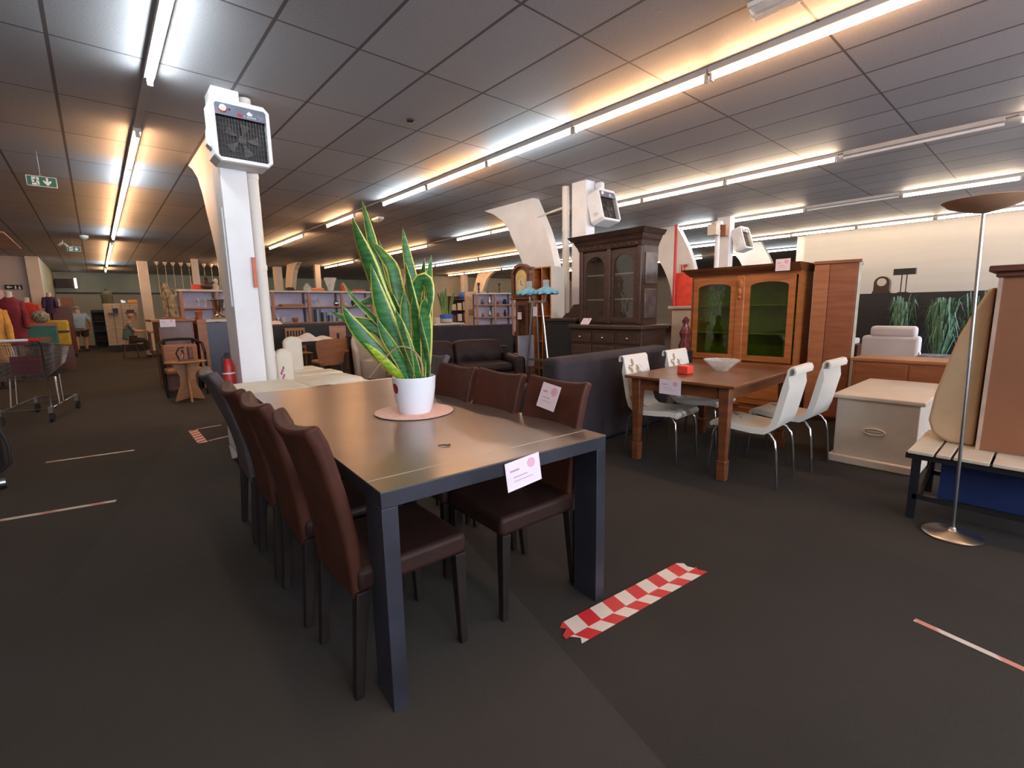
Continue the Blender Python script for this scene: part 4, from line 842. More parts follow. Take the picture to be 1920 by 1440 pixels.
# wardrobe
t = thing('wardrobe', 'plain reddish-brown wardrobe right of the green glass cabinet', 'wardrobe', (6.13, 1.645, 0), .20)
box(0, .55, -.20, .2, .04, 1.76).build('case', M_TEAK, t); box(.02, .53, -.18, .18, 0, .04).build('plinth', M_OAKDARK, t)
box(-.018, 0, .06, .2, .06, 1.75).build('door', M_TEAK2, t, bevel=.003)
box(-.018, 0, -.19, .055, .06, 1.75).build('door', M_TEAK, t, bevel=.003)
box(-.03, .57, -.22, .21, 1.76, 1.79).build('top', M_TEAK, t)
box(.0, .02, -.225, -.2, .04, 1.76).build('edge_strip', mat('pale_edge', (.55, .62, .55), .4), t)
# low teak unit
t = thing('low_cabinet', 'low reddish teak cabinet behind the white chest', 'cabinet', (6.0, .96, 0))
box(0, .45, -.5, .42, .05, .73).build('case', M_TEAK2, t); box(-.02, .47, -.52, .44, .73, .76).build('top', M_TEAK2, t, bevel=.004); box(.02, .43, -.48, .4, 0, .05).build('plinth', M_OAKDARK, t)
for a, b in ((-.48, -.05), (-.03, .4)): box(-.015, 0, a, b, .08, .71).build('door', M_TEAK, t, bevel=.003)
# white chest
t = thing('storage_chest', 'white painted chest with carved oval handle mark', 'chest', (4.62, .88, 0))
box(0, 1.12, -.27, .27, .07, .55).build('body', M_BONE, t, bevel=.006)
MB().box(-.03, 1.14, -.3, .3, .0, .07).build('plinth', M_BONE, t, bevel=.012)
box(-.03, 1.15, -.3, .3, .55, .585).build('lid', M_BONE, t, bevel=.008)
MB().tube([(-.008, .07 * math.cos(2 * PI * k / 20), .30 + .025 * math.sin(2 * PI * k / 20)) for k in range(20)], .007, 6, closed=True).ell((-.004, 0, .3), (.008, .05, .012), 12, 6).build('oval_handle', M_BONE, t, smooth=True)
# bench
t = thing('slatted_bench', 'pale slatted bench on a black metal frame at the right edge', 'bench', (3.66, .53, 0))
ys = 0
for k in range(9):
    wd = (.13, .075, .16, .15, .14, .14, .14, .14, .14)[k]
    box(-.02, .68, ys - wd, ys - .012, .42, .44).build('slat', M_SLAT, t, bevel=.003); ys -= wd
for y in (-.05, -1.1):
    for x in (.02, .64): box(x, x + .04, y - .02, y + .02, 0, .42).build('leg', M_BLACKMET, t)
q = MB().box(.0, .04, -1.12, 0, .385, .42).box(.62, .66, -1.12, 0, .385, .42).box(.02, .05, -1.1, -.05, .13, .16).box(.64, .67, -1.1, -.05, .13, .16).box(.02, .66, -.06, -.03, .385, .42)
q.build('frame', M_BLACKMET, t)
MB().cyl((.06, -.08, .15), (.5, -.1, .4), .012, n=6).build('brace', M_BLACKMET, t)
o = box(4.05, 4.09, -.75, .40, .02, .38).build('blue_board', M_NAVY); tag(o, 'dark blue upright board under the slatted bench', 'board')
# things on the bench
t = thing('brown_cabinet', 'brown cabinet with cream edging standing on the slatted bench', 'cabinet', (3.93, -.24, .441))
box(0, .38, -.45, .47, 0, 1.02).build('case', M_BROWNPANEL, t)
MB().box(-.012, .05, .47, .488, 0, 1.02).build('edging', mat('cream_edging', (.52, .36, .27), .5), t)
MB().box(-.03, .4, -.48, .50, 1.02, 1.05).box(-.06, .4, -.5, .53, 1.05, 1.085).build('cornice', M_RUST, t, bevel=.006)
P = [(.0, .0), (.12, .0), (.20, .05), (.225, .13), (.21, .3), (.17, .5), (.13, .68), (.075, .84), (.03, .95), (.0, .97)]
o = MB().prism(P, 'x', 0, .36).build('padded_back', M_BEIGE, bevel=.03, seg=3, loc=(4.0, .262, .441)); tag(o, 'beige padded seat back curving up beside the brown cabinet on the bench', 'chair back')
# floor lamp
t = thing('floor_lamp', 'slim steel uplighter floor lamp with round base and wide dish shade', 'floor lamp', (3.57, .27, 0))
MB().lathe([(.002, 0), (.135, 0), (.137, .008), (.125, .018), (.03, .03), (.014, .045), (.012, .05)], n=36).build('base', M_STEEL, t, smooth=True)
MB().tube([(0, 0, .04), (.015, .025, .95), (.03, .05, 1.79)], .0085, 10).build('pole', M_STEEL, t, smooth=True)
MB().lathe([(.012, 1.785), (.07, 1.80), (.14, 1.825), (.175, 1.855), (.17, 1.858), (.13, 1.832), (.002, 1.80)], c=(.03, .05, 0), n=36).build('dish_shade', M_TANSHADE, t, smooth=True)

# ------------------------------------------------------------------ far right corner behind the chest
t = thing('dark_screen', 'long black shelf unit with plants before the pale right wall', 'shelf unit', (9.2, 1.2, 0))
box(0, .35, -1.0, 1.15, .35, 1.47).build('panel', M_BLACK, t)
MB().box(0, .35, -1.0, -.95, 0, .35).box(0, .35, 1.1, 1.15, 0, .35).build('feet', M_BLACK, t)
t = thing('mantel_clock', 'round-topped dark mantel clock on the black shelf unit', 'clock', (9.3, 1.86, 1.471))
MB().prism([(-.12, 0), (.12, 0), (.1, .05), (.1, .16)] + [(.1 * math.cos(PI * k / 8), .16 + .1 * math.sin(PI * k / 8)) for k in range(1, 8)] + [(-.1, .16), (-.1, .05)], 'x', -.06, .06).build('case', M_OAKDARK, t)
MB().cyl((-.065, 0, .17), (-.06, 0, .17), .06, n=16).build('dial', M_CREAM, t)
t = thing('desk_lamp', 'dark lamp with a flat box shade on the black shelf unit', 'lamp', (9.3, 1.60, 1.471))
MB().box(-.05, .05, -.13, .13, .27, .36).build('shade', M_BLACK, t); MB().cyl((0, -.03, 0), (0, -.03, .28), .008, n=6).cyl((0, .03, 0), (0, .03, .28), .008, n=6).build('stems', M_OAKDARK, t); MB().box(-.05, .05, -.06, .06, 0, .012).build('foot', M_BLACK, t)
def bushy(label, x, y, z, r, h, m, n, seed, pot=None, pr=.1, ph=.16):
    random.seed(seed); t = thing('potted_plant', label, 'plant', (x, y, z))
    MB().lathe([(.002, 0), (pr * .8, 0), (pr, ph), (pr * .9, ph), (.002, ph * .85)], n=14).build('pot', pot or M_BLACK, t, smooth=True)
    q = MB(); q.uv = None
    for k in range(n):
        a = random.uniform(0, 2 * PI); sp = random.uniform(.15, 1) * r; hh = h * random.uniform(.55, 1); w0 = random.uniform(.006, .013)
        px, py = math.cos(a), math.sin(a); P = [Vector((px * .02, py * .02, ph * .9)), Vector((px * sp * .4, py * sp * .4, ph + hh * .55)), Vector((px * sp * .8, py * sp * .8, ph + hh * .92)), Vector((px * sp * 1.15, py * sp * 1.15, ph + hh * random.uniform(.6, .98)))]
        sd = Vector((-py, px, 0)); b = len(q.v)
        for i, p in enumerate(P):
            wd = (w0 * .6, w0, w0 * .8, .001)[i]; q.v += [tuple(p - sd * wd), tuple(p + Vector((0, 0, -wd * .4))), tuple(p + sd * wd)]
        for i in range(3):
            for j in range(2): a_ = b + i * 3 + j; q.f.append((a_, a_ + 1, a_ + 4, a_ + 3))
    q.build('foliage', m, t, smooth=True)
    return t
bushy('pale green wispy plant before the black shelf unit, left one', 8.8, 1.50, .0, .2, 1.38, M_FERN2, 170, 3)
bushy('pale green wispy plant before the black shelf unit, right one', 8.8, 1.06, .0, .24, 1.34, M_FERN2, 170, 4)
bushy('dark green long-leaved plant rising behind the lamp pole', 8.3, .66, 0, .22, 1.42, M_FERN, 110, 5)
t = thing('white_armchair', 'white high-backed armchair before the black shelf unit', 'armchair', (7.4, 1.32, 0), .0)
box(0, .16, -.26, .32, .1, .92).build('backrest', M_WHITE, t, bevel=.04, seg=3); box(.0, .14, -.22, .24, .9, 1.04).build('headrest', M_WHITE, t, bevel=.04, seg=3); box(.16, .66, -.26, .32, .1, .45).build('seat', M_WHITE, t, bevel=.04)
for y in (-.24, .22): box(.1, .6, y, y + .1, .45, .6).build('armrest', M_WHITE, t, bevel=.03)
MB().lathe([(.002, 0), (.2, 0), (.2, .02), (.03, .04), (.03, .1), (.002, .1)], c=(.33, .03, 0), n=16).build('foot', M_STEEL, t)
random.seed(11)
t = thing('child_buggy', 'grey and blue patterned folded buggy beside the white armchair', 'buggy', (6.9, .84, 0))
box(-.15, .2, -.16, .18, .35, .75).build('seat_cloth', mat('blue_grey_pattern', (.30, .34, .42), .7, col2=(.05, .06, .12), scale=9), t, bevel=.06, seg=3)
q = MB()
for y in (-.16, .17): q.cyl((-.2, y, .05), (.2, y, .75), .012, n=6).cyl((.2, y, .05), (-.2, y, .7), .012, n=6)
q.build('frame', M_CHROME, t, smooth=True)
for x in (-.2, .2):
    for y in (-.17, .17): MB().cyl((x, y - .02, .06), (x, y + .02, .06), .06, n=14).build('wheel', M_BLACK, t)
t = thing('bag', 'red and pink cloth bag right of the patterned buggy', 'bag', (6.9, .50, 0)); box(-.1, .1, -.1, .1, 0, .78).build('body', M_RUST, t, bevel=.04); MB().ell((0, .0, .84), (.08, .1, .07)).build('stuffing', M_BRIGHTRED, t, smooth=True)
o = box(7.6, 7.9, 1.72, 2.15, 0, .78).build('crate', M_RUST); tag(o, 'reddish wooden crate left of the white armchair', 'crate')
o = box(7.62, 7.88, 1.76, 2.0, .781, .86).build('folded_cloth', M_WHITECLOTH, bevel=.02); tag(o, 'folded white cloth on the reddish crate', 'cloth')
t = thing('tall_cabinet', 'tall pinkish brown cabinet at the right edge, behind the cabinet on the bench', 'cabinet', (6.2, -.28, 0))
box(0, .5, -.45, .5, .05, 2.1).build('case', M_TEAK2, t); box(.02, .48, -.43, .48, 0, .05).build('plinth', M_BLACK, t); box(-.02, .0, .44, .5, .05, 2.1).build('dark_edge', M_BLACK, t)
# red fittings beyond the hutch
o = MB().cyl((10.42, 6.07, 0), (10.42, 6.07, 3.2), .035, n=10).build('red_pipe', M_RED, smooth=True); tag(o, 'thin red pipe standing behind the carved hutch', 'pipe')
t = thing('hose_cabinet', 'red fire hose cabinet under the red pipe', 'hose cabinet', (10.6, 5.95, 0)); box(-.1, .2, -.40, .2, 1.25, 2.1).build('case', M_BRIGHTRED, t, bevel=.02); box(-.08, .18, -.38, .18, 0, 1.25).build('stand', M_RED, t)
t = thing('hose_sign', 'small white sign with red hose symbol on the cream arch behind the hutch', 'sign', (11.27, 6.3, 2.25)); box(-.02, 0, -.13, .13, -.12, .12).build('plate', M_CREAM, t)
MB().box(-.025, -.021, .05, .08, -.1, .1).box(-.025, -.021, -.09, .02, .04, .1).box(-.025, -.021, -.03, 0, -.1, .05).build('symbol', M_RED, t)
t = thing('mantelpiece', 'white mantelpiece between the carved hutch and the green glass cabinet', 'mantelpiece', (7.6, 4.15, 0)); box(0, .25, -.25, .3, 0, 1.28).build('body', M_CREAM, t); box(-.05, .3, -.32, .36, 1.28, 1.33).build('shelf', M_CREAM, t, bevel=.01)
t = thing('ornament', 'dark red glossy figurine right of the carved hutch', 'figurine', (5.5, 3.03, 0)); box(-.07, .07, -.07, .07, 0, .78).build('pedestal', M_BLACK, t); MB().lathe([(.06, .78), (.08, .84), (.05, .92), (.075, 1.0), (.03, 1.1), (.045, 1.16), (.01, 1.2)], n=14).build('figure', mat('dark_red_glaze', (.12, .03, .03), .15), t, smooth=True)
# ------------------------------------------------------------------ people
def skinned(name, pts, edges, m, parent, sub=2):
    ks = list(pts); me = bpy.data.meshes.new(name); me.from_pydata([pts[k][0] for k in ks], [(ks.index(a), ks.index(b)) for a, b in edges], [])
    me.materials.append(m); o = bpy.data.objects.new(name, me); COL.objects.link(o); o.parent = parent
    md = o.modifiers.new('skin', 'SKIN'); md.use_smooth_shade = True
    for i, k in enumerate(ks):
        r = pts[k][1]; me.skin_vertices[0].data[i].radius = r if isinstance(r, tuple) else (r, r)
    me.skin_vertices[0].data[0].use_root = True
    s = o.modifiers.new('sub', 'SUBSURF'); s.levels = sub; s.render_levels = sub
    return o
def head(parent, c, r, face, hairm, yaw=0.0):
    # face features on a head centred at c, looking along the unit vector face
    f = Vector(face).normalized(); sd = f.cross(Vector((0, 0, 1))).normalized()
    q = MB()
    for s in (-1, 1): p = Vector(c) + sd * s * r * 1.0; q.ell(tuple(p), (.018, .018, .032), 8, 6)
    p = Vector(c) + f * r * 1.12 + Vector((0, 0, -.01)); q.ell(tuple(p), (.016, .016, .022), 8, 6)
    q.build('ears_and_nose', M_SKIN, parent, smooth=True)
    q = MB()
    for s in (-1, 1): p = Vector(c) + f * r * .96 + sd * s * .03 + Vector((0, 0, .015)); q.ell(tuple(p), (.010, .010, .008), 8, 5)
    q.build('eyes', M_BLACK, parent)
    p = Vector(c) + f * r * .97 + Vector((0, 0, -.055)); MB().ell(tuple(p), (.02, .012, .006), 8, 5).build('mouth', M_RUST, parent)
    q = MB(); q.ell((c[0] - f.x * .02, c[1] - f.y * .02, c[2] + .03), (r * 1.06, r * 1.06, r * 1.02), 14, 8)
    return q.build('hair', hairm, parent, smooth=True)
def hand(parent, w, d, up, s=1.0):
    w = Vector(w); d = Vector(d).normalized(); up = Vector(up).normalized(); sd = d.cross(up).normalized(); q = MB()
    q.ell(tuple(w + d * .045), (.036, .036, .036), 8, 6)
    for k, l in enumerate((.075, .085, .08, .065)):
        a = w + d * .06 + sd * (k - 1.5) * .019; b = a + d * l * .5 - up * .008; e = b + d * l * .45 - up * .028
        q.tube([a, b, e], [.0095, .0085, .007], 6)
    a = w + d * .02 - sd * .03; q.tube([a, a + d * .03 - sd * .02 - up * .01, a + d * .055 - sd * .015 - up * .02], [.011, .010, .008], 6)
    return q.build('hand', M_SKIN, parent, smooth=True)
t = thing('person', 'person walking away in a pale blue shirt and dark shorts, head bowed', 'person', (-.50, 25.0, 0), .0); t.scale = (1.28, 1.15, 1.0)
B = {'pelvis': ((0, 0, .93), .115), 'waist': ((0, 0, 1.08), .115), 'chest': ((0, .02, 1.30), .125), 'neckb': ((0, .05, 1.46), (.07, .06)), 'neck': ((0, .09, 1.53), .055), 'head': ((0, .14, 1.62), (.08, .095)), 'headt': ((0, .16, 1.69), (.07, .08)),
     'shl': ((-.18, .02, 1.40), .062), 'ell': ((-.25, .0, 1.13), .045), 'wrl': ((-.26, .08, .90), .03), 'shr': ((.18, .02, 1.40), .062), 'elr': ((.25, .02, 1.14), .045), 'wrr': ((.25, .14, .92), .03),
     'hpl': ((-.09, 0, .86), .095), 'knl': ((-.11, -.05, .48), .06), 'anl': ((-.10, -.16, .10), .038), 'tol': ((-.10, -.04, .04), .036), 'hpr': ((.09, 0, .86), .095), 'knr': ((.10, .08, .48), .06), 'anr': ((.09, .06, .09), .038), 'tor': ((.10, .2, .035), .034)}
E_ = [('pelvis', 'waist'), ('waist', 'chest'), ('chest', 'neckb'), ('neckb', 'neck'), ('neck', 'head'), ('head', 'headt'), ('chest', 'shl'), ('shl', 'ell'), ('ell', 'wrl'), ('chest', 'shr'), ('shr', 'elr'), ('elr', 'wrr'), ('pelvis', 'hpl'), ('hpl', 'knl'), ('knl', 'anl'), ('anl', 'tol'), ('pelvis', 'hpr'), ('hpr', 'knr'), ('knr', 'anr'), ('anr', 'tor')]
skinned('body', B, E_, M_SKIN, t)
def scaled(keys, B, k, off=None): return {n: (B[n][0], tuple(x * k for x in (B[n][1] if isinstance(B[n][1], tuple) else (B[n][1],) * 2))) for n in keys}
S = scaled(['waist', 'chest', 'neckb', 'shl', 'shr'], B, 1.25); S['low'] = ((0, 0, .85), (.16, .16)); S['waist'] = ((0, 0, 1.08), (.16, .16)); S['chest'] = ((0, .02, 1.3), (.17, .17)); S['sll'] = ((-.235, .005, 1.2), (.07, .07)); S['slr'] = ((.235, .02, 1.2), (.07, .07))
skinned('shirt', S, [('low', 'waist'), ('waist', 'chest'), ('chest', 'neckb'), ('chest', 'shl'), ('shl', 'sll'), ('chest', 'shr'), ('shr', 'slr')], M_SHIRT, t)
S = {'p': ((0, 0, .92), (.175, .14)), 'l': ((-.095, 0, .8), (.11, .11)), 'l2': ((-.11, -.04, .54), (.098, .098)), 'r': ((.095, .01, .8), (.11, .11)), 'r2': ((.105, .07, .54), (.098, .098))}
skinned('shorts', S, [('p', 'l'), ('l', 'l2'), ('p', 'r'), ('r', 'r2')], M_SHORTS, t)
head(t, (0, .15, 1.64), .088, (0, .9, -.35), M_HAIR)
hand(t, (-.26, .09, .89), (0, .2, -1), (-1, 0, 0)); hand(t, (.25, .15, .91), (0, .2, -1), (1, 0, 0))
for x, y in ((-.10, -.10), (.10, .12)): box(x - .05, x + .05, y - .1, y + .17, 0, .08).build('shoe', M_BLACK, t, bevel=.03)
# seated person
t = thing('person', 'person with grey hair sitting at a table in a grey-green shirt, seen from the side', 'person', (.72, 19.4, 0), 0)
B = {'pelvis': ((0, 0, .60), .11), 'waist': ((.01, 0, .76), .11), 'chest': ((.05, 0, .98), .12), 'neckb': ((.09, 0, 1.13), (.065, .065)), 'neck': ((.12, 0, 1.19), .055), 'head': ((.16, 0, 1.27), (.09, .08)), 'headt': ((.17, 0, 1.35), (.08, .07)),
     'shl': ((.06, .17, 1.07), .058), 'ell': ((.20, .22, .85), .043), 'wrl': ((.42, .14, .86), .028), 'shr': ((.06, -.17, 1.07), .058), 'elr': ((.18, -.22, .84), .043), 'wrr': ((.42, -.14, .85), .028),
     'hpl': ((.06, .1, .57), .09), 'knl': ((.44, .12, .56), .06), 'anl': ((.46, .12, .1), .038), 'tol': ((.58, .12, .04), .034), 'hpr': ((.06, -.1, .57), .09), 'knr': ((.44, -.12, .56), .06), 'anr': ((.42, -.12, .1), .038), 'tor': ((.54, -.12, .04), .034)}
skinned('body', B, E_, M_SKIN, t)
S = scaled(['waist', 'chest', 'neckb', 'shl', 'shr'], B, 1.25); S['low'] = ((-.02, 0, .56), (.15, .15)); S['waist'] = ((.01, 0, .76), (.155, .155)); S['chest'] = ((.05, 0, .98), (.165, .165)); S['sll'] = ((.14, .20, .94), (.062, .062)); S['slr'] = ((.13, -.2, .93), (.062, .062))
skinned('shirt', S, [('low', 'waist'), ('waist', 'chest'), ('chest', 'neckb'), ('chest', 'shl'), ('shl', 'sll'), ('chest', 'shr'), ('shr', 'slr')], M_SHIRT2, t)
S = {'p': ((0, 0, .6), (.15, .14)), 'l': ((.1, .1, .57), (.1, .1)), 'l2': ((.44, .12, .55), (.078, .078)), 'l3': ((.45, .12, .2), (.06, .06)), 'r': ((.1, -.1, .57), (.1, .1)), 'r2': ((.44, -.12, .55), (.078, .078)), 'r3': ((.43, -.12, .2), (.06, .06))}
skinned('trousers', S, [('p', 'l'), ('l', 'l2'), ('l2', 'l3'), ('p', 'r'), ('r', 'r2'), ('r2', 'r3')], M_SHORTS, t)
head(t, (.165, 0, 1.29), .088, (1, 0, -.3), M_HAIR)
hand(t, (.43, .14, .86), (1, -.2, 0), (0, 0, 1)); hand(t, (.43, -.14, .85), (1, .2, 0), (0, 0, 1))
for y in (-.12, .12): box(.40, .66, y - .045, y + .045, 0, .08).build('shoe', M_BLACK, t, bevel=.03)
t = thing('stool', 'reddish wooden stool under the seated person', 'stool', (.74, 19.4, 0))
box(-.2, .2, -.2, .2, .42, .46).build('seat', M_RUST, t, bevel=.02)
for sx in (-1, 1):
    for sy in (-1, 1): MB().cyl((sx * .2, sy * .2, 0), (sx * .13, sy * .13, .42), .018, n=8).build('leg', M_RUST, t, smooth=True)
t = thing('work_table', 'small reddish table the seated person leans on', 'table', (1.52, 19.4, 0))
box(-.3, .45, -.4, .4, .78, .82).build('top', M_TEAK2, t)
for x in (-.26, .4):
    for y in (-.35, .35): box(x - .02, x + .02, y - .02, y + .02, 0, .78).build('leg', M_RUST, t)
o = box(1.40, 1.72, 19.2, 19.5, .821, 1.12).build('orange_box', M_ORANGE, bevel=.02); tag(o, 'salmon orange box on the small table beside the seated person', 'box')
t = thing('wooden_chair', 'red-brown chair with thin legs right of the small table', 'chair', (1.7, 18.5, 0))
box(-.2, .2, -.2, .2, .42, .46).build('seat', M_RUST, t); box(-.2, .2, .18, .21, .46, .88).build('backrest', M_RUST, t)
for sx in (-1, 1):
    for sy in (-1, 1): MB().cyl((sx * .19, sy * .19, 0), (sx * .17, sy * .17, .42), .018, n=8).build('leg', M_RUST, t, smooth=True)

# ------------------------------------------------------------------ shopping trolley
t = thing('shopping_trolley', 'wire shopping trolley with white handle and red end cap at the left edge', 'shopping trolley', (-.82, 8.35, 0), -.25)
b = MB(); T = [(-.27, 0, 1.03), (.27, 0, 1.03), (.21, 1.15, .92), (-.21, 1.15, .92)]; Bo = [(-.22, .1, .56), (.22, .1, .56), (.17, 1.05, .70), (-.17, 1.05, .70)]
def lerp(a, b_, f): return tuple(a[i] + (b_[i] - a[i]) * f for i in range(3))
b.tube(T, .007, 6, closed=True).tube(Bo, .005, 6, closed=True).tube([lerp(T[i], Bo[i], .45) for i in range(4)], .004, 5, closed=True)
for fz in (.15, .3, .6, .75, .88): b.tube([lerp(T[i], Bo[i], fz) for i in range(4)], .0024, 4, closed=True)
for i in range(4):
    n = (22, 40, 18, 40)[i]
    for k in range(n): b.cyl(lerp(T[i], T[(i + 1) % 4], k / n), lerp(Bo[i], Bo[(i + 1) % 4], k / n), .0028, n=4)
for k in range(12): b.cyl(lerp(Bo[0], Bo[1], k / 12), lerp(Bo[3], Bo[2], k / 12), .0022, n=4)
b.build('basket', M_BASKET, t)
MB().cyl((-.28, -.06, 1.06), (.22, -.06, 1.06), .016, n=10).build('handle', M_WHITE, t, smooth=True)
MB().cyl((.20, -.06, 1.06), (.29, -.06, 1.055), .024, .018, n=10).build('handle_cap', M_RED, t, smooth=True)
q = MB()
for s in (-1, 1):
    q.tube([(s * .27, -.05, 1.05), (s * .27, .02, 1.0), (s * .24, .15, .56), (s * .24, .12, .16)], .011, 8)
    q.tube([(s * .24, .12, .17), (s * .22, 1.1, .21)], .011, 8).tube([(s * .22, .45, .55), (s * .24, .40, .17)], .011, 8).tube([(s * .22, .60, .57), (s * .235, .56, .18)], .009, 8)
q.tube([(-.24, .12, .17), (.24, .12, .17)], .009, 6).tube([(-.22, 1.1, .21), (.22, 1.1, .21)], .009, 6).tube([(-.235, .55, .2), (.235, .55, .2)], .009, 6)
q.build('frame', M_CHROME, t, smooth=True)
box(-.1, .18, .2, .24, .62, .85).build('red_sign', mat('dark_red_plastic', (.12, .008, .015), .5), t)
for x, y in ((-.24, .1), (.24, .1), (-.22, 1.08), (.22, 1.08)):
    wq = MB().cyl((x - .014, y, .062), (x + .014, y, .062), .06, n=18).build('wheel', M_BLACK, t, smooth=True)
    MB().box(x - .022, x + .022, y - .03, y + .03, .12, .2).build('castor_fork', M_STEEL, t)
t = thing('wheeled_bag', 'black wheeled shopping bag cut off by the left edge of the photo', 'bag', (-.80, 5.45, 0))
box(-.2, .13, -.12, .14, .12, .84).build('bag_body', M_BLACK, t, bevel=.05, seg=3)
MB().tube([(.12, -.1, .55), (.17, -.12, .35), (.165, -.12, .2), (.10, -.1, .14)], .012, 8).build('strap', M_BLACK, t, smooth=True)
MB().cyl((.08, -.1, .05), (.12, -.1, .05), .05, n=14).cyl((-.15, -.1, .05), (-.11, -.1, .05), .05, n=14).build('wheels', M_STEEL, t, smooth=True)

# ------------------------------------------------------------------ clothes corner, far left
def garment(label, x, y, w, z0, z1, m, rz=0, stand=True):
    t = thing('dress_form', label, 'clothes stand', (x, y, 0), rz)
    rg = []
    for f, ww in ((0, 1.05), (.25, .98), (.5, .86), (.75, .98), (.9, .92), (1, .30)):
        z = z0 + (z1 - z0) * f; rg.append([(w / 2 * ww * math.cos(2 * PI * k / 16), w * .34 * ww * math.sin(2 * PI * k / 16) * (1 + .06 * math.sin(5 * k)), z) for k in range(16)])
    MB().ring(rg).build('garment', m, t, smooth=True)
    q = MB()
    for s in (-1, 1): q.tube([(s * w * .40, 0, z0 + (z1 - z0) * .9), (s * w * .52, -.05, z0 + (z1 - z0) * .6), (s * w * .55, -.12, z0 + (z1 - z0) * .35)], [.06, .055, .045], 8)
    q.build('sleeves', m, t, smooth=True)
    MB().cyl((0, 0, .03), (0, 0, z0 + .05), .02, n=8).lathe([(.002, 0), (.17, 0), (.17, .02), (.02, .04)], n=16).build('stand', M_CHAIRLEG, t, smooth=True)
    MB().lathe([(.06, z1 - .03), (.055, z1 + .06), (.065, z1 + .1), (.002, z1 + .12)], n=12).build('neck_block', M_CREAM, t, smooth=True)
    return t
garment('maroon quilted coat on a stand at the far left', -1.32, 14.6, .38, .75, 1.78, M_MAROON)
garment('bright red jacket on a stand right of the maroon coat', -1.25, 17.0, .40, .9, 1.72, M_REDCLOTH)
garment('ochre yellow coat on a stand at the very left edge', -1.48, 13.2, .42, .5, 1.58, M_YELLOWCLOTH)
garment('pale pink blouse on a stand behind the ochre coat', -1.62, 15.4, .42, .9, 2.0, mat('pale_pink_cloth', (.45, .3, .27), .85))
garment('dark purple coat hanging above the red-brown cabinet', -1.03, 21.2, .28, 1.45, 2.0, mat('dark_purple_cloth', (.04, .02, .08), .85))
t = thing('teal_chest', 'teal painted chest with orange-brown top in the clothes corner', 'chest', (-.95, 15.2, 0)); box(-.35, .25, -.25, .25, .74, 1.14).build('body', M_TEAL, t); box(-.37, .27, -.27, .27, 1.14, 1.21).build('top', M_TEAK2, t); box(-.37, .15, -.30, -.26, .78, .9).build('front_rail', M_TEAK, t); box(-.3, .2, -.22, .22, 0, .74).build('plinth', M_BLACK, t)
t = thing('yellow_bag', 'yellow bag with a flap standing by the teal chest', 'bag', (-.72, 16.4, 0)); box(-.2, .2, -.12, .12, .62, 1.26).build('body', M_YELLOW, t, bevel=.05); box(-.2, .2, -.14, -.12, .95, 1.0).build('strap', M_OAKDARK, t); box(-.22, .22, -.14, .14, 0, .62).build('stool', M_RUST, t)
o = MB().ell((0, 0, .0), (.16, .16, .14)).build('patterned_bundle', mat('patterned_cloth', (.36, .34, .26), .8, col2=(.04, .06, .04), scale=25), smooth=True, loc=(-.95, 15.3, 1.35)); tag(o, 'black and cream patterned bundle on the teal chest', 'cloth bundle')
t = thing('red_brown_cabinet', 'red-brown cabinet behind the yellow bag, with boxes on top', 'cabinet', (-.72, 22.0, 0)); box(-.40, .15, -.3, .3, .1, 1.68).build('case', M_RUST, t); box(-.38, .12, -.28, .28, 0, .1).build('plinth', M_BLACK, t)
o = box(-1.0, -.82, 21.8, 22.1, 1.69, 1.92).build('carton', M_CREAM); tag(o, 'pale carton on the red-brown cabinet', 'carton')
o = box(-.78, -.5, 21.8, 22.1, 1.69, 1.98).build('carton', M_TEAK); tag(o, 'reddish-brown carton on the red-brown cabinet', 'carton')
t = thing('bleached_cabinet', 'bleached slatted cabinet with little shelves behind the seated person', 'cabinet', (.72, 23.2, 0))
box(-.45, .55, 0, .35, .25, 1.80).build('case', M_PALETABLE, t); MB().box(-.47, .57, -.02, .37, 0, .25).build('plinth', M_BLACK, t)
q = MB()
for x in (-.2, .05, .3): q.box(x, x + .012, -.006, 0, .3, 1.75)
q.build('board_gaps', M_OAKDARK, t)
for x in (-.35, .18):
    s = box(x, x + .3, -.16, 0, 1.42, 1.45).build('wall_shelf', M_RUST, t)
box(-.2, -.05, -.14, -.02, 1.451, 1.62).build('blue_tin', M_NAVY, t)
box(.2, .42, -.12, -.02, 1.451, 1.56).build('dark_tray', M_OAKDARK, t)
t = thing('torso_bust', 'dark khaki headless bust standing on the bleached slatted cabinet', 'bust', (.42, 23.35, 1.801)); MB().lathe([(.18, 0), (.17, .12), (.19, .3), (.12, .42), (.05, .46), (.045, .54), (.002, .56)], n=16, sy=.7).build('torso', M_KHAKI if 'M_KHAKI' in globals() else M_GREENPIECE, t, smooth=True)
o = box(1.0, 1.3, 23.25, 23.5, 1.801, 1.93).build('orange_toy', M_YELLOWCLOTH, bevel=.03); tag(o, 'orange toy on the right end of the bleached cabinet top', 'toy')
o = box(.78, .95, 23.25, 23.5, 1.801, 1.92).build('small_box', M_STEEL, bevel=.02); tag(o, 'small grey object on the middle of the bleached cabinet top', 'object')
t = thing('dark_rack', 'dark metal rack full of dim things between the walking person and the bleached cabinet', 'rack', (.0, 26.2, 0)); box(-.1, .5, .17, .19, .05, 1.6).build('back_panel', M_BLACK, t)
for z in (.3, .7, 1.1, 1.5): box(-.12, .45, -.2, .2, z, z + .03).build('rack_shelf', M_BLACKMET, t)
for x in (-.12, .43): box(x, x + .03, -.2, .2, 0, 1.55).build('side', M_BLACKMET, t)
for z in (.33, .73, 1.13): box(-.05, .35, -.1, .1, z + .001, z + .2).build('dark_goods', M_FERN if False else M_CHAIRLEG, t)

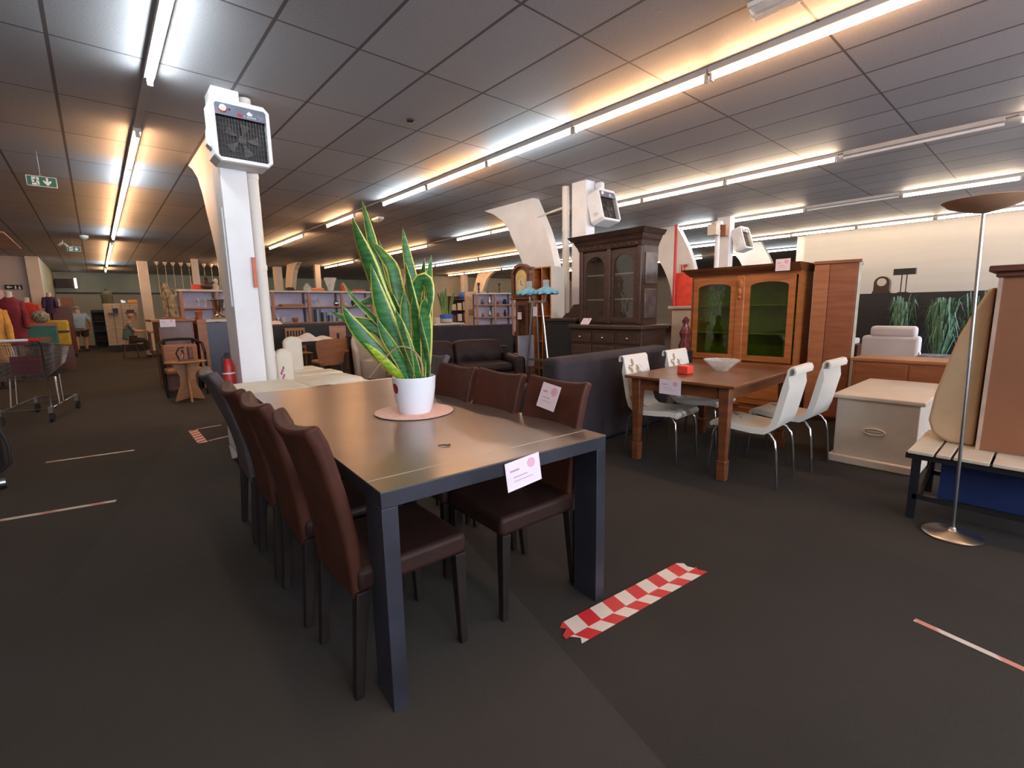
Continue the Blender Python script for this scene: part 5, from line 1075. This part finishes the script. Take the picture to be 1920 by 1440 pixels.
# ------------------------------------------------------------------ wooden partition cabinets with ornaments
t = thing('hall_cabinet', 'reddish-brown cabinet with overhanging top carrying the driftwood figure', 'cabinet', (.80, 10.15, 0))
box(0, .50, 0, 1.1, .03, 1.22).build('case', M_TEAK, t); box(.012, .488, .012, 1.08, 0, .03).build('plinth', M_OAKDARK, t)
box(-.10, .53, -.05, 1.15, 1.22, 1.26).build('top', M_TEAK2, t, bevel=.006)
box(.03, .47, -.012, 0, .08, 1.2).build('front_panel', mat('plum_panel', (.13, .05, .035), .3), t)
price_card('price card hanging from the top edge of the hall cabinet', (.93, 10.085, 1.13), 0, 0, .22, .13)
t = thing('hall_cabinet', 'cabinet with orange side and dark navy front, carrying the metal vase', 'cabinet', (1.36, 10.2, 0))
box(0, .14, -.08, .5, 0, 1.24).build('side_panel', M_TEAK2, t); box(.14, .75, 0, .5, 0, 1.18).build('case', mat('navy_plum_board', (.04, .035, .06), .35), t); box(.12, .80, -.05, .52, 1.24 - .04, 1.24).build('top', M_BONE, t)
t = thing('driftwood_figure', 'tall carved driftwood figure on the hall cabinet', 'sculpture', (1.02, 10.35, 1.268))
q = MB(); random.seed(5)
q.tube([(.02, 0, 0), (.04, .02, .15), (.0, 0, .35), (-.03, 0, .5), (-.05, 0, .62)], [.085, .07, .08, .065, .04], 10)
for k in range(9):
    a = random.uniform(0, 6.28); r = .08; q.tube([(r * 1.15 * math.cos(a), r * 1.0 * math.sin(a), 0), (r * math.cos(a), r * math.sin(a), .2), (r * .9 * math.cos(a) - .02, r * .8 * math.sin(a), .35 + .1 * random.random()), (-.04, 0, .55)], [.03, .028, .024, .012], 6)
q.tube([(.03, 0, .36), (.10, -.03, .42), (.06, -.06, .52)], [.03, .025, .015], 6)
q.build('figure', M_DRIFT, t, smooth=True); MB().lathe([(.16, 0), (.15, .02), (.1, .035)], n=14).build('foot', M_TEAK, t)
t = thing('jug', 'small brown jug on the gap between the two hall cabinets', 'jug', (1.43, 10.3, 1.241)); MB().lathe([(.05, 0), (.05, .06), (.07, .14), (.06, .15), (.02, .16), (.01, .17)], n=14).build('body', M_TERRA, t, smooth=True)
t = thing('silver_vase', 'tarnished silver vase on an ornate foot on the navy-fronted cabinet', 'vase', (1.75, 10.35, 1.241)); MB().lathe([(.13, 0), (.14, .03), (.09, .06), (.05, .08), (.04, .1)], n=18).build('foot', M_SILVER, t, smooth=True); MB().lathe([(.045, .1), (.085, .2), (.095, .3), (.11, .36), (.10, .36), (.08, .28), (.04, .12)], n=18).build('cup', M_SILVER, t, smooth=True)
MB().tube([(-.1, 0, .34), (-.14, 0, .38), (-.10, 0, .40)], .012, 6).build('handle', M_SILVER, t, smooth=True)
t = thing('bentwood_armchair', 'dark bentwood armchair with orange cushions behind the round pedestal table', 'armchair', (1.02, 9.55, 0))
q = MB().tube([(-.30, -.18, .70), (-.31, .1, .85), (-.2, .28, .92), (0, .33, .93), (.2, .28, .92), (.31, .1, .85), (.30, -.18, .70)], .022, 8)
for s in (-1, 1): q.tube([(s * .30, -.18, .70), (s * .30, -.2, .35), (s * .27, -.2, 0)], .02, 8).tube([(s * .2, .28, .92), (s * .24, .28, .4), (s * .24, .3, 0)], .02, 8)
q.build('frame', M_CHAIRLEG, t, smooth=True); box(-.26, .26, -.2, .25, .36, .46).build('seat_cushion', M_TEAK2, t, bevel=.04); box(-.25, .25, .2, .27, .5, .84).build('back_cushion', M_TEAK2, t, bevel=.03)
t = thing('pedestal_table', 'small round-topped beech table on a crossed plank pedestal', 'side table', (.98, 8.85, 0))
MB().lathe([(.002, .60), (.27, .60), (.28, .61), (.27, .625), (.002, .625)], n=32, sy=.8).build('top', M_BEECH, t)
P = [(-.20, 0), (-.08, .03), (0, .045), (.08, .03), (.20, 0), (.16, .12), (.11, .25), (.10, .38), (.14, .50), (.20, .60), (-.20, .60), (-.14, .5), (-.10, .38), (-.11, .25), (-.16, .12)]
MB().prism(P, 'y', -.015, .015).build('pedestal_plank', M_BEECH, t, bevel=.003); MB().prism(P, 'x', -.015, .015).build('pedestal_plank', M_BEECH, t, bevel=.003)
t = thing('carved_ornament', 'dark brown carved ornament with silver figure on the round pedestal table', 'ornament', (1.0, 8.85, .626)); box(-.11, .09, -.06, .06, 0, .03).build('base', M_RUST, t); box(.02, .08, -.05, .05, .03, .22).build('block', M_RUST, t, bevel=.01)
MB().tube([(-.1, 0, .03), (-.13, 0, .12), (-.09, 0, .2), (-.02, 0, .21)], .012, 6).build('handle', M_CHAIRLEG, t, smooth=True); MB().tube([(-.06, 0, .03), (-.04, 0, .1), (-.05, 0, .17)], [.02, .012, .02], 8).build('silver_figure', M_SILVER, t, smooth=True)
t = thing('fire_extinguisher', 'red fire extinguisher hanging on the left side of the near column', 'fire extinguisher', (.93, 5.33, .42)); MB().lathe([(.002, 0), (.052, 0), (.055, .03), (.055, .40), (.04, .46), (.02, .48)], n=18).build('cylinder', M_RED, t, smooth=True); MB().lathe([(.057, .33), (.057, .345)], n=18).build('white_band', M_SIGNWHITE, t); MB().box(-.02, .02, -.02, .02, .48, .54).tube([(0, -.02, .53), (-.05, -.05, .5), (-.06, -.06, .35)], .008, 6).build('valve', M_BLACK, t)

# ------------------------------------------------------------------ white-topped shelving with small goods
def shelving(label, x0, x1, y, posts, zt=1.90):
    t = thing('shelving', label, 'shelving', (x0, y, 0)); w_ = x1 - x0
    box(-.05, w_ + .05, -.05, .5, zt - .045, zt).build('top_board', M_BONE, t)
    box(0, w_, .44, .46, .5, zt - .05).build('back_board', M_LILAC, t)
    for z in (.55, 1.05, 1.46): box(0, w_, 0, .44, z, z + .035).build('shelf_board', M_SHELFWOOD, t)
    for i in range(posts):
        x = w_ * i / (posts - 1); box(x - .03, x + .03, -.03, .02, 0, zt - .05).build('post', M_SHELFWOOD, t); box(x - .02, x + .02, .38, .44, 0, zt - .05).build('rear_post', M_RUST, t)
    return t
shelving('white-topped shelving left of the near column with glasses on its shelf', 1.50, 2.9, 13.0, 3)
shelving('long white-topped shelving right of the near column behind the snake plant', 3.40, 6.9, 13.0, 5)
def lathe_item(name, label, cat, prof, m, x, y, z, group=None, n=12, smooth=True):
    o = MB().lathe(prof, n=n).build(name, m, smooth=smooth, loc=(x, y, z)); return tag(o, label, cat, group)
GLASS = [(.035, 0), (.035, .01), (.008, .015), (.008, .08), (.04, .12), (.05, .2), (.046, .2), (.03, .12), (.003, .1)]
for i, x in enumerate((1.85, 1.98, 2.1, 2.22, 2.34, 2.48)): lathe_item('wine_glass', 'clear stemmed glass on the shelf left of the near column, %s from the left' % ORD[i], 'glass', GLASS, M_CLEAR, x, 13.15, 1.496, 'glasses on the left shelving')
for i, x in enumerate((4.28, 4.38, 4.48, 4.6)): lathe_item('wine_glass', 'faint clear glass on the shelf right of the near column, %s from the left' % ORD[i], 'glass', GLASS, M_CLEAR, x, 13.15, 1.496, 'glasses on the right shelving')
def duck(label, x, y, s=1):
    t = thing('duck_tureen', label, 'figurine', (x, y, 1.901)); t.scale = (s, s, s)
    MB().lathe([(.09, 0), (.12, .05), (.13, .1), (.11, .14), (.002, .16)], n=16, sx=1.1).build('bowl', M_OAKDARK, t, smooth=True)
    MB().ell((-.0, 0, .18), (.06, .05, .06)).ell((.0, 0, .28), (.045, .045, .05)).tube([(.08, 0, .13), (.15, 0, .18), (.17, 0, .21)], [.03, .025, .01], 8).tube([(0, 0, .32), (0, 0, .37)], [.03, .004], 8).build('lid_figure', M_OAKDARK, t, smooth=True)
duck('dark round figurine on the white shelf top, left one', 2.03, 12.7 + .35, .9); duck('dark round figurine on the white shelf top, right one beside the white figurine', 2.46, 13.05, .9)
lathe_item('white_figurine', 'small white figurine beside the right dark figurine on the shelf top', 'figurine', [(.06, 0), (.07, .08), (.03, .14), (.05, .2), (.03, .26), (.002, .27)], M_BUBBLE, 2.24, 13.2, 1.901)
o = box(1.78, 2.0, 13.3, 13.45, 1.901, 2.03).build('red_box', M_BRIGHTRED); tag(o, 'flat red box on the white shelf top behind the dark figurines', 'box')
for i, (x, h, r) in enumerate(((4.50, .3, .09), (4.68, .22, .075), (4.84, .14, .065))):
    t = thing('storage_tin', 'grey tin on the lower shelf, %s of three in descending size' % ['tallest', 'middle', 'smallest'][i], 'tin', (x, 13.1, 1.086), 0, 'grey tins'); MB().lathe([(r, 0), (r, h)], n=16).build('body', M_GREYCAN, t); MB().lathe([(r * 1.05, h), (r * 1.05, h + .03), (.002, h + .035)], n=16).build('lid', M_GREYCAN, t)
lathe_item('silver_ball', 'shiny silver ball on the upper shelf behind the snake plant', 'ornament', [(.03, 0), (.07, .04), (.075, .09), (.04, .15), (.002, .16)], M_CHROME, 5.05, 13.15, 1.496)
TOPS = [('white_vase', 'wide white glass vase on the white shelf top', 'vase', [(.07, 0), (.09, .1), (.15, .28), (.17, .36), (.16, .36), (.06, .05)], M_CLEAR, 4.95), ('red_kettle', 'red jug on the white shelf top right of the white glass vase', 'jug', [(.07, 0), (.07, .12), (.05, .2), (.02, .24)], M_RED, 5.30), ('glass_dome', 'clear glass jug on the white shelf top above the tins', 'jug', [(.1, 0), (.1, .1), (.05, .16), (.06, .2)], M_CLEAR, 4.33), ('cream_vase', 'slim cream vase on the white shelf top near the plant leaves', 'vase', [(.05, 0), (.06, .1), (.05, .22), (.03, .26)], M_CREAM, 6.15)]
for nm, lb, ct, pr, m, x in TOPS: lathe_item(nm, lb, ct, pr, m, x, 13.2, 1.901)
o = box(4.45, 4.75, 13.1, 13.35, 1.901, 1.98).build('orange_dish', M_ORANGE, bevel=.03); tag(o, 'flat orange dish on the white shelf top', 'dish')
o = box(3.8, 3.98, 13.1, 13.3, 1.901, 1.99).build('black_shoe', M_BLACK, bevel=.03); tag(o, 'small black object on the white shelf top left of the orange dish', 'object')
o = box(4.0, 4.2, 13.2, 13.35, 1.901, 1.93).build('flat_book', M_BLACK); tag(o, 'thin black flat object on the white shelf top', 'object')
for i in range(9):
    x = 1.98 + i * .252
    t = thing('ceiling_rose', 'white cup-shaped ceiling rose with hanging cord, %s from the left in the row of nine' % ORD[i], 'ceiling rose', (x, 22.6, CEIL), 0, 'hanging ceiling roses')
    MB().lathe([(.075, 0), (.07, -.04), (.02, -.14), (.002, -.15)], n=14).build('cup', M_BUBBLE, t, smooth=True)
    MB().cyl((0, 0, -.17), (0, 0, -1.25), .007, n=5).build('cord', M_BONE, t)
random.seed(41); k = 0
for side, xs, zz in (('left', (1.62, 1.78, 2.62, 2.78), 1.086), ('right', (3.52, 3.66, 3.95, 5.5, 5.75, 6.0, 6.3, 6.6), 1.086), ('right', (5.3, 5.55, 5.8, 6.15, 6.4, 6.7), 1.496)):
    for i, x in enumerate(xs):
        r = random.uniform(.04, .08); h = random.uniform(.06, .2); m = (M_CLEAR, M_TEAK2, M_BUBBLE, M_OAKDARK, M_STEEL)[k % 5]; k += 1
        lathe_item('small_dish', 'small dish or pot on the %s shelf of the %s shelving, %s from the left' % ('lower' if zz < 1.2 else 'upper', side, ORD[i]), 'dish', [(r * .6, 0), (r, h * .5), (r * .9, h), (.002, h)], m, x, 13.16, zz, 'small goods on the white-topped shelving')
for i, (x, w_, h, m) in enumerate(((5.6, .3, .05, M_RED), (5.92, .2, .03, M_BLACK), (6.45, .3, .12, M_CREAM), (6.75, .14, .1, M_RUST))):
    o = box(x, x + w_, 13.1, 13.3, 1.901, 1.901 + h).build('box', m); tag(o, ['flat red', 'thin black', 'cream', 'small dark red'][i] + ' box on the white shelf top right of the red jug', 'box', 'boxes on the shelf top')
o = box(3.62, 4.2, 13.05, 13.35, 1.497, 1.56).build('wooden_tray', M_TEAK2); tag(o, 'long low wooden tray on the upper shelf right of the near column', 'tray')
# dark counter, table with the cloth bundle, mixed chairs
t = thing('dark_counter', 'long black-brown counter under the white-topped shelving', 'counter', (3.0, 11.7, 0)); box(0, 2.1, 0, .5, .03, 1.04).build('case', M_BLACK, t); box(-.02, 2.12, -.02, .52, 1.04, 1.08).build('top', M_OAKDARK, t); box(.02, 2.08, .02, .48, 0, .03).build('plinth', M_BLACK, t)
price_card('price card lying on the left end of the long black counter', (3.12, 11.75, 1.082), .2, 0, .26, .17).rotation_euler = (-1.1, 0, .2)
t = thing('dark_table', 'black-brown table piled with a crumpled white cloth', 'table', (3.35, 10.2, 0)); box(-.5, .5, -.42, .42, .70, .74).build('tabletop', M_BLACK, t)
for x in (-.45, .45):
    for y in (-.37, .37): box(x - .035, x + .035, y - .035, y + .035, 0, .70).build('leg', M_BLACK, t)
random.seed(9)
q = MB()
def cf(u, v):
    x, y = (u - .5) * .85, (v - .5) * .7; r = max(0, 1 - (2 * u - 1) ** 4) * max(0, 1 - (2 * v - 1) ** 4)
    return ((x, y, .02 + r * (.05 + .05 * math.sin(9 * u + 4 * v) * math.cos(7 * v) + .03 * math.sin(17 * u) + .05 * math.exp(-((u - .45) ** 2 + (v - .5) ** 2) * 14))), (0, 0, 1))
q.slab(cf, 22, 16, .012); o = q.build('crumpled_cloth', M_WHITECLOTH, smooth=True, loc=(3.3, 10.15, .742)); tag(o, 'crumpled white cloth heaped on the black-brown table', 'cloth')
def slat_chair(label, x, y, rz, m, h=.98, group=None):
    t = thing('slat_back_chair', label, 'chair', (x, y, 0), rz, group)
    box(-.2, .22, -.21, .21, .43, .46).build('seat', m, t, bevel=.01)
    q = MB().box(-.24, -.21, -.21, -.18, .46, h).box(-.24, -.21, .18, .21, .46, h).box(-.24, -.21, -.18, .18, h - .06, h).box(-.235, -.215, -.18, .18, .55, .59)
    for k in range(5): yy = -.12 + k * .06; q.box(-.232, -.218, yy - .012, yy + .012, .59, h - .06)
    q.build('backrest', m, t)
    for sx, sy in ((1, 1), (1, -1), (-1, 1), (-1, -1)): MB().taper(sx * .19 - .01, sy * .185, 0, .43, .014, .014, .02, .02).build('leg', m, t)
    return t
a = slat_chair('wooden slat-back chair behind the cloth-covered table, right one of two', 3.35, 11.05, -PI / 2, M_BEECH, 1.0, 'slat-back chairs')
dup(a, (2.60, 10.45, 0), -.1, 'wooden slat-back chair at the left end of the cloth-covered table')
t = thing('tub_chair', 'orange-brown chair with a solid rounded back in front of the cloth-covered table', 'chair', (3.22, 9.0, 0), PI / 2)
P = [(-.23, .42), (.23, .42), (.26, .62), (.27, .78), (.22, .83), (.1, .85), (-.1, .85), (-.22, .83), (-.27, .78), (-.26, .62)]
def tb(u, v):
    y = (u - .5) * (.42 + .12 * min(1, v * 1.4)); z = .36 + .49 * v - .05 * (2 * u - 1) ** 4 * v; return ((-.23 - .06 * v + .06 * (2 * u - 1) ** 2, y, z), (1, 0, 0))
MB().slab(tb, 8, 8, .03).build('backrest', M_TEAK2, t, smooth=True); box(-.2, .25, -.23, .23, .38, .45).build('seat', M_TEAK2, t, bevel=.03)
for sx in (-1, 1):
    for sy in (-1, 1): MB().taper(sx * .18, sy * .18, 0, .38, .015, .015, .02, .02).build('leg', M_RUST, t)
t = thing('cutout_chair', 'orange wooden chair with a slot cut in its back, right of the cloth-covered table', 'chair', (4.15, 10.8, 0), -PI / 2 - .3)
q = MB().box(-.23, -.21, -.18, -.03, .45, 1.02).box(-.23, -.21, .03, .18, .45, 1.02).box(-.23, -.21, -.03, .03, .45, .6).box(-.23, -.21, -.03, .03, .85, 1.02); q.build('backrest', M_PINE, t); box(-.2, .2, -.2, .2, .42, .45).build('seat', M_PINE, t)
for sx in (-1, 1):
    for sy in (-1, 1): MB().taper(sx * .17, sy * .17, 0, .42, .015, .015, .02, .02).build('leg', M_PINE, t)
# cream armchair
t = thing('cream_armchair', 'cream upholstered tub armchair left of the snake plant', 'armchair', (3.85, 8.35, 0), -2.1)
def ac(u, v):
    a = -2.3 + 4.6 * u; h = .40 + (.46 if abs(a) < 1.3 else .46 - .28 * (abs(a) - 1.3)) * 1.0; z = .12 + (h - .06) * v; r = .36 + .04 * v
    return ((-math.cos(a) * r, math.sin(a) * r, z), (math.cos(a), -math.sin(a), 0))
MB().slab(ac, 18, 6, .09).build('wrap_back', M_CREAMARM, t, bevel=.03, seg=2); MB().lathe([(.002, .12), (.28, .12), (.30, .3), (.28, .44), (.2, .47), (.002, .48)], n=24).build('seat_cushion', M_CREAMARM, t, smooth=True)
for k in range(4): a_ = PI / 4 + k * PI / 2; MB().taper(.22 * math.cos(a_), .22 * math.sin(a_), 0, .13, .015, .015, .025, .025).build('leg', M_CHAIRLEG, t)
t = thing('dark_side_table', 'black side table behind the cream armchair', 'side table', (4.45, 9.9, 0)); box(-.4, .35, -.25, .25, .78, .82).build('top', M_OAKDARK, t); box(-.36, .31, -.22, .22, .0, .78).build('body', M_BLACK, t)
# brown sofa
def sofa(label, name, x, y, rz, w_, h, m, group=None, cushions=2, wrinkle=False):
    t = thing(name, label, 'sofa', (x, y, 0), rz, group)
    box(-w_ / 2, w_ / 2, -.42, .42, .06, .38).build('base', m, t, bevel=.04, seg=3)
    for i in range(cushions):
        a = -w_ / 2 + .2 + i * (w_ - .4) / cushions; b = a + (w_ - .4) / cushions - .01
        box(a, b, -.45, .2, .38, .50).build('seat_cushion', m, t, bevel=.05, seg=3)
        def bf(u, v, a=a, b=b):
            z = .46 + (h - .46) * v; bulge = math.sin(PI * min(1, v * 1.05)) * .06 + (.05 * math.sin(PI * u) * v) + (.018 * math.sin(u * 19 + v * 5) * (1 - v) if wrinkle else 0)
            return ((a + (b - a) * u, .2 + .1 * v - bulge, z - .04 * (2 * u - 1) ** 6 * v), (0, 1, 0))
        MB().slab(bf, 14, 10, .16).build('back_cushion', m, t, bevel=.04, seg=2)
    for s in (-1, 1): a, b = sorted((s * w_ / 2, s * (w_ / 2 - .2))); box(a, b, -.45, .42, .06, .60).build('armrest', m, t, bevel=.06, seg=3)
    box(-w_ / 2 + .05, w_ / 2 - .05, .34, .44, .06, h - .12).build('back_frame', m, t, bevel=.03)
    return t
sofa('dark brown leather sofa with rumpled back cushions behind the right-hand leather chairs', 'leather_sofa', 4.25, 6.2, -.42, 2.0, .84, M_LDARK, wrinkle=True)
t = thing('pale_ottoman', 'light grey metal stand right of the brown leather sofa', 'stand', (5.5, 5.95, 0)); box(-.16, .16, -.03, .03, .35, .88).build('panel', mat('pale_grey_metal', (.36, .38, .48), .5), t); MB().cyl((.1, 0, 0), (.1, 0, .4), .03, n=8).cyl((-.1, 0, 0), (-.1, 0, .4), .03, n=8).build('legs', M_STEEL, t)
def backsofa(label, x, y, w_, rz, h=.88):
    t = thing('black_sofa', label, 'sofa', (x, y, 0), rz, 'black sofas seen from behind')
    box(-w_ / 2, w_ / 2, 0, .2, .05, h).build('backrest', M_DARKFAB, t, bevel=.02); box(-w_ / 2, w_ / 2, .2, .9, .05, .45).build('seat', M_DARKFAB, t, bevel=.04)
    for s in (-1, 1): a, b = sorted((s * w_ / 2, s * (w_ / 2 - .2))); box(a, b, .2, .9, .05, .62).build('armrest', M_DARKFAB, t, bevel=.03)
    box(-w_ / 2 + .1, w_ / 2 - .1, .1, .8, 0, .05).build('plinth', M_BLACK, t)
backsofa('long black sofa seen from behind, right of the snake plant', 7.1, 9.6, 2.2, -.25, .95); backsofa('shorter black sofa seen from behind, just right of the long one', 8.9, 9.1, 1.2, -.5, .92)
t = thing('potted_snake_plant', 'second snake plant in a blue-rimmed white pot behind the black sofa', 'plant', (7.35, 11.2, .98), -.7)
MB().lathe([(.002, 0), (.13, 0), (.17, .04), (.175, .2), (.165, .22), (.15, .18), (.002, .17)], n=20).build('pot', M_BONE, t, smooth=True)
random.seed(12)
for k in range(14):
    x0 = random.uniform(-.09, .09); x1 = x0 * 2.2 + random.uniform(-.12, .14); h_ = random.uniform(.55, 1.0); y1 = random.uniform(-.1, .1)
    leaf([(x0, 0, .15), (x0 + (x1 - x0) * .3, y1 * .3, .15 + h_ * .35), (x0 + (x1 - x0) * .65, y1 * .6, .15 + h_ * .7), (x1, y1, .15 + h_)], random.uniform(.045, .06), M_LEAF, t, random.uniform(-.7, .7), n=8, zoff=0)
MB().lathe([(.179, .12), (.181, .235), (.176, .235)], n=18).build('blue_rim', M_BLUE, t)
t = thing('plant_stand', 'low table carrying the second snake plant behind the black sofas', 'table', (7.35, 11.3, 0)); box(-.5, .5, -.25, .3, .93, .978).build('top', M_BONE, t); box(-.4, .4, -.2, .25, 0, .93).build('body', M_OAKDARK, t)
o = MB().lathe([(.08, 0), (.11, .1), (.10, .16), (.002, .16)], n=14).build('white_pot', M_BONE, smooth=True, loc=(7.03, 11.2, .979)); tag(o, 'plain white pot left of the blue-rimmed plant pot', 'pot')
t = thing('brown_figure', 'dark brown carved bust between the two snake plants', 'sculpture', (7.3, 12.4, 0)); box(-.15, .15, -.15, .15, 0, 1.0).build('pedestal', M_RUST, t); MB().lathe([(.12, 1.0), (.14, 1.12), (.06, 1.25), (.09, 1.36), (.05, 1.45), (.002, 1.48)], n=14).build('bust', M_MAHOG, t, smooth=True)
# bookcase with pictures, picture partition, grid shelving
t = thing('bookcase', 'dim brown bookcase with pictures behind the second snake plant', 'bookcase', (11.0, 16.4, 0))
q = MB().box(0, .05, 0, .4, 0, 1.9).box(.95, 1.0, 0, .4, 0, 1.9).box(0, 1.0, .38, .4, 0, 1.9)
q.build('case', M_OAKDARK, t)
for z in (.4, .85, 1.3, 1.75): box(.05, .95, 0, .38, z, z + .03).build('shelf_board', M_RUST, t)
random.seed(21)
gm = [M_CREAM, M_TEAK, M_LILAC, M_RUST, M_GREENWALL, M_BONE]
k = 0
for zi, z in enumerate((.43, .88, 1.33)):
    for xi, x in enumerate((.1, .38, .66)):
        o = box(0, .20, 0, .05, 0, .24 + .05 * ((k * 7) % 3)).build('framed_picture', gm[(k * 5) % 6], loc=(11.0 + x, 16.45, z + .001)); tag(o, 'small framed picture on the dim bookcase, %s from the left on the %s shelf' % (ORD[xi], ['lowest', 'middle', 'upper'][zi]), 'picture', 'pictures on the bookcase'); k += 1
o = MB().lathe([(.08, 0), (.14, .08), (.15, .2), (.1, .28), (.002, .29)], n=14).build('blue_pot', M_BLUE, smooth=True, loc=(11.72, 16.58, 1.785)); tag(o, 'blue patterned pot standing on top of the dim bookcase', 'pot')
t = thing('picture_partition', 'white brick-patterned partition with a clock and spoon, centre background', 'partition', (10.45, 14.6, 0), -.3); box(0, .98, 0, .1, 0, 2.0).build('panel', stripe_mat('pale_brick', (.62, .5, .38), (.55, .44, .33), .11, 0, axis=1), t)
MB().cyl((.32, -.03, 1.72), (.32, 0, 1.72), .10, n=20).build('round_plaque', M_BRASS, t); box(.15, .42, -.04, 0, 1.15, 1.35).build('wall_basket', M_TEAK2, t); MB().prism([(.86, .75), (.94, .75), (.97, 1.4), (.93, 2.0), (.87, 2.0), (.84, 1.4)], 'y', -.03, 0).build('wooden_paddle', M_CHAIRLEG, t)
t = shelving('grid shelving with white top left of the grandfather clock', 10.6, 12.5, 12.3, 4, 1.88); t.rotation_euler = (0, 0, -.35); t.location = (9.6, 12.75, 0)
cr, sr = math.cos(-.35), math.sin(-.35)
k = 0; random.seed(31)
for z in (1.086, 1.496):
    for x in (.25, .5, .8, 1.05, 1.4, 1.65):
        r = random.uniform(.05, .09); h = random.uniform(.12, .26); m = [M_GREYCAN, M_OAKDARK, M_BUBBLE, M_NAVY, M_TERRA, M_STEEL][(k * 5) % 6]
        lathe_item('vase', 'small vase on the %s shelf of the grid shelving, %s from the left' % ('lower' if z < 1.2 else 'upper', ORD[k % 6]), 'vase', [(r * .6, 0), (r, h * .4), (r * .5, h * .8), (r * .6, h), (.002, h)], m, 9.6 + cr * x - sr * .18, 12.75 + sr * x + cr * .18, z, 'vases on the grid shelving'); k += 1
for i, x in enumerate((.12, .85)):
    lathe_item('candlestick', 'dark candlestick on the white top of the grid shelving, %s one' % ('left', 'right')[i], 'candlestick', [(.06, 0), (.02, .04), (.035, .12), (.02, .2), (.05, .3), (.05, .33), (.002, .33)], M_OAKDARK, 9.6 + cr * x - sr * .15, 12.75 + sr * x + cr * .15, 1.881)
for nm, x, m, lb in (('teal_box', 1.35, mat('turquoise', (.05, .35, .38), .5), 'small turquoise box on the top of the grid shelving'), ('red_tin', 1.7, M_BRIGHTRED, 'small bright red tin on the top of the grid shelving')):
    o = box(-.09, .09, -.08, .08, 0, .13).build(nm, m, loc=(9.6 + cr * x - sr * .15, 12.75 + sr * x + cr * .15, 1.881), rot=(0, 0, -.35)); tag(o, lb, 'box')
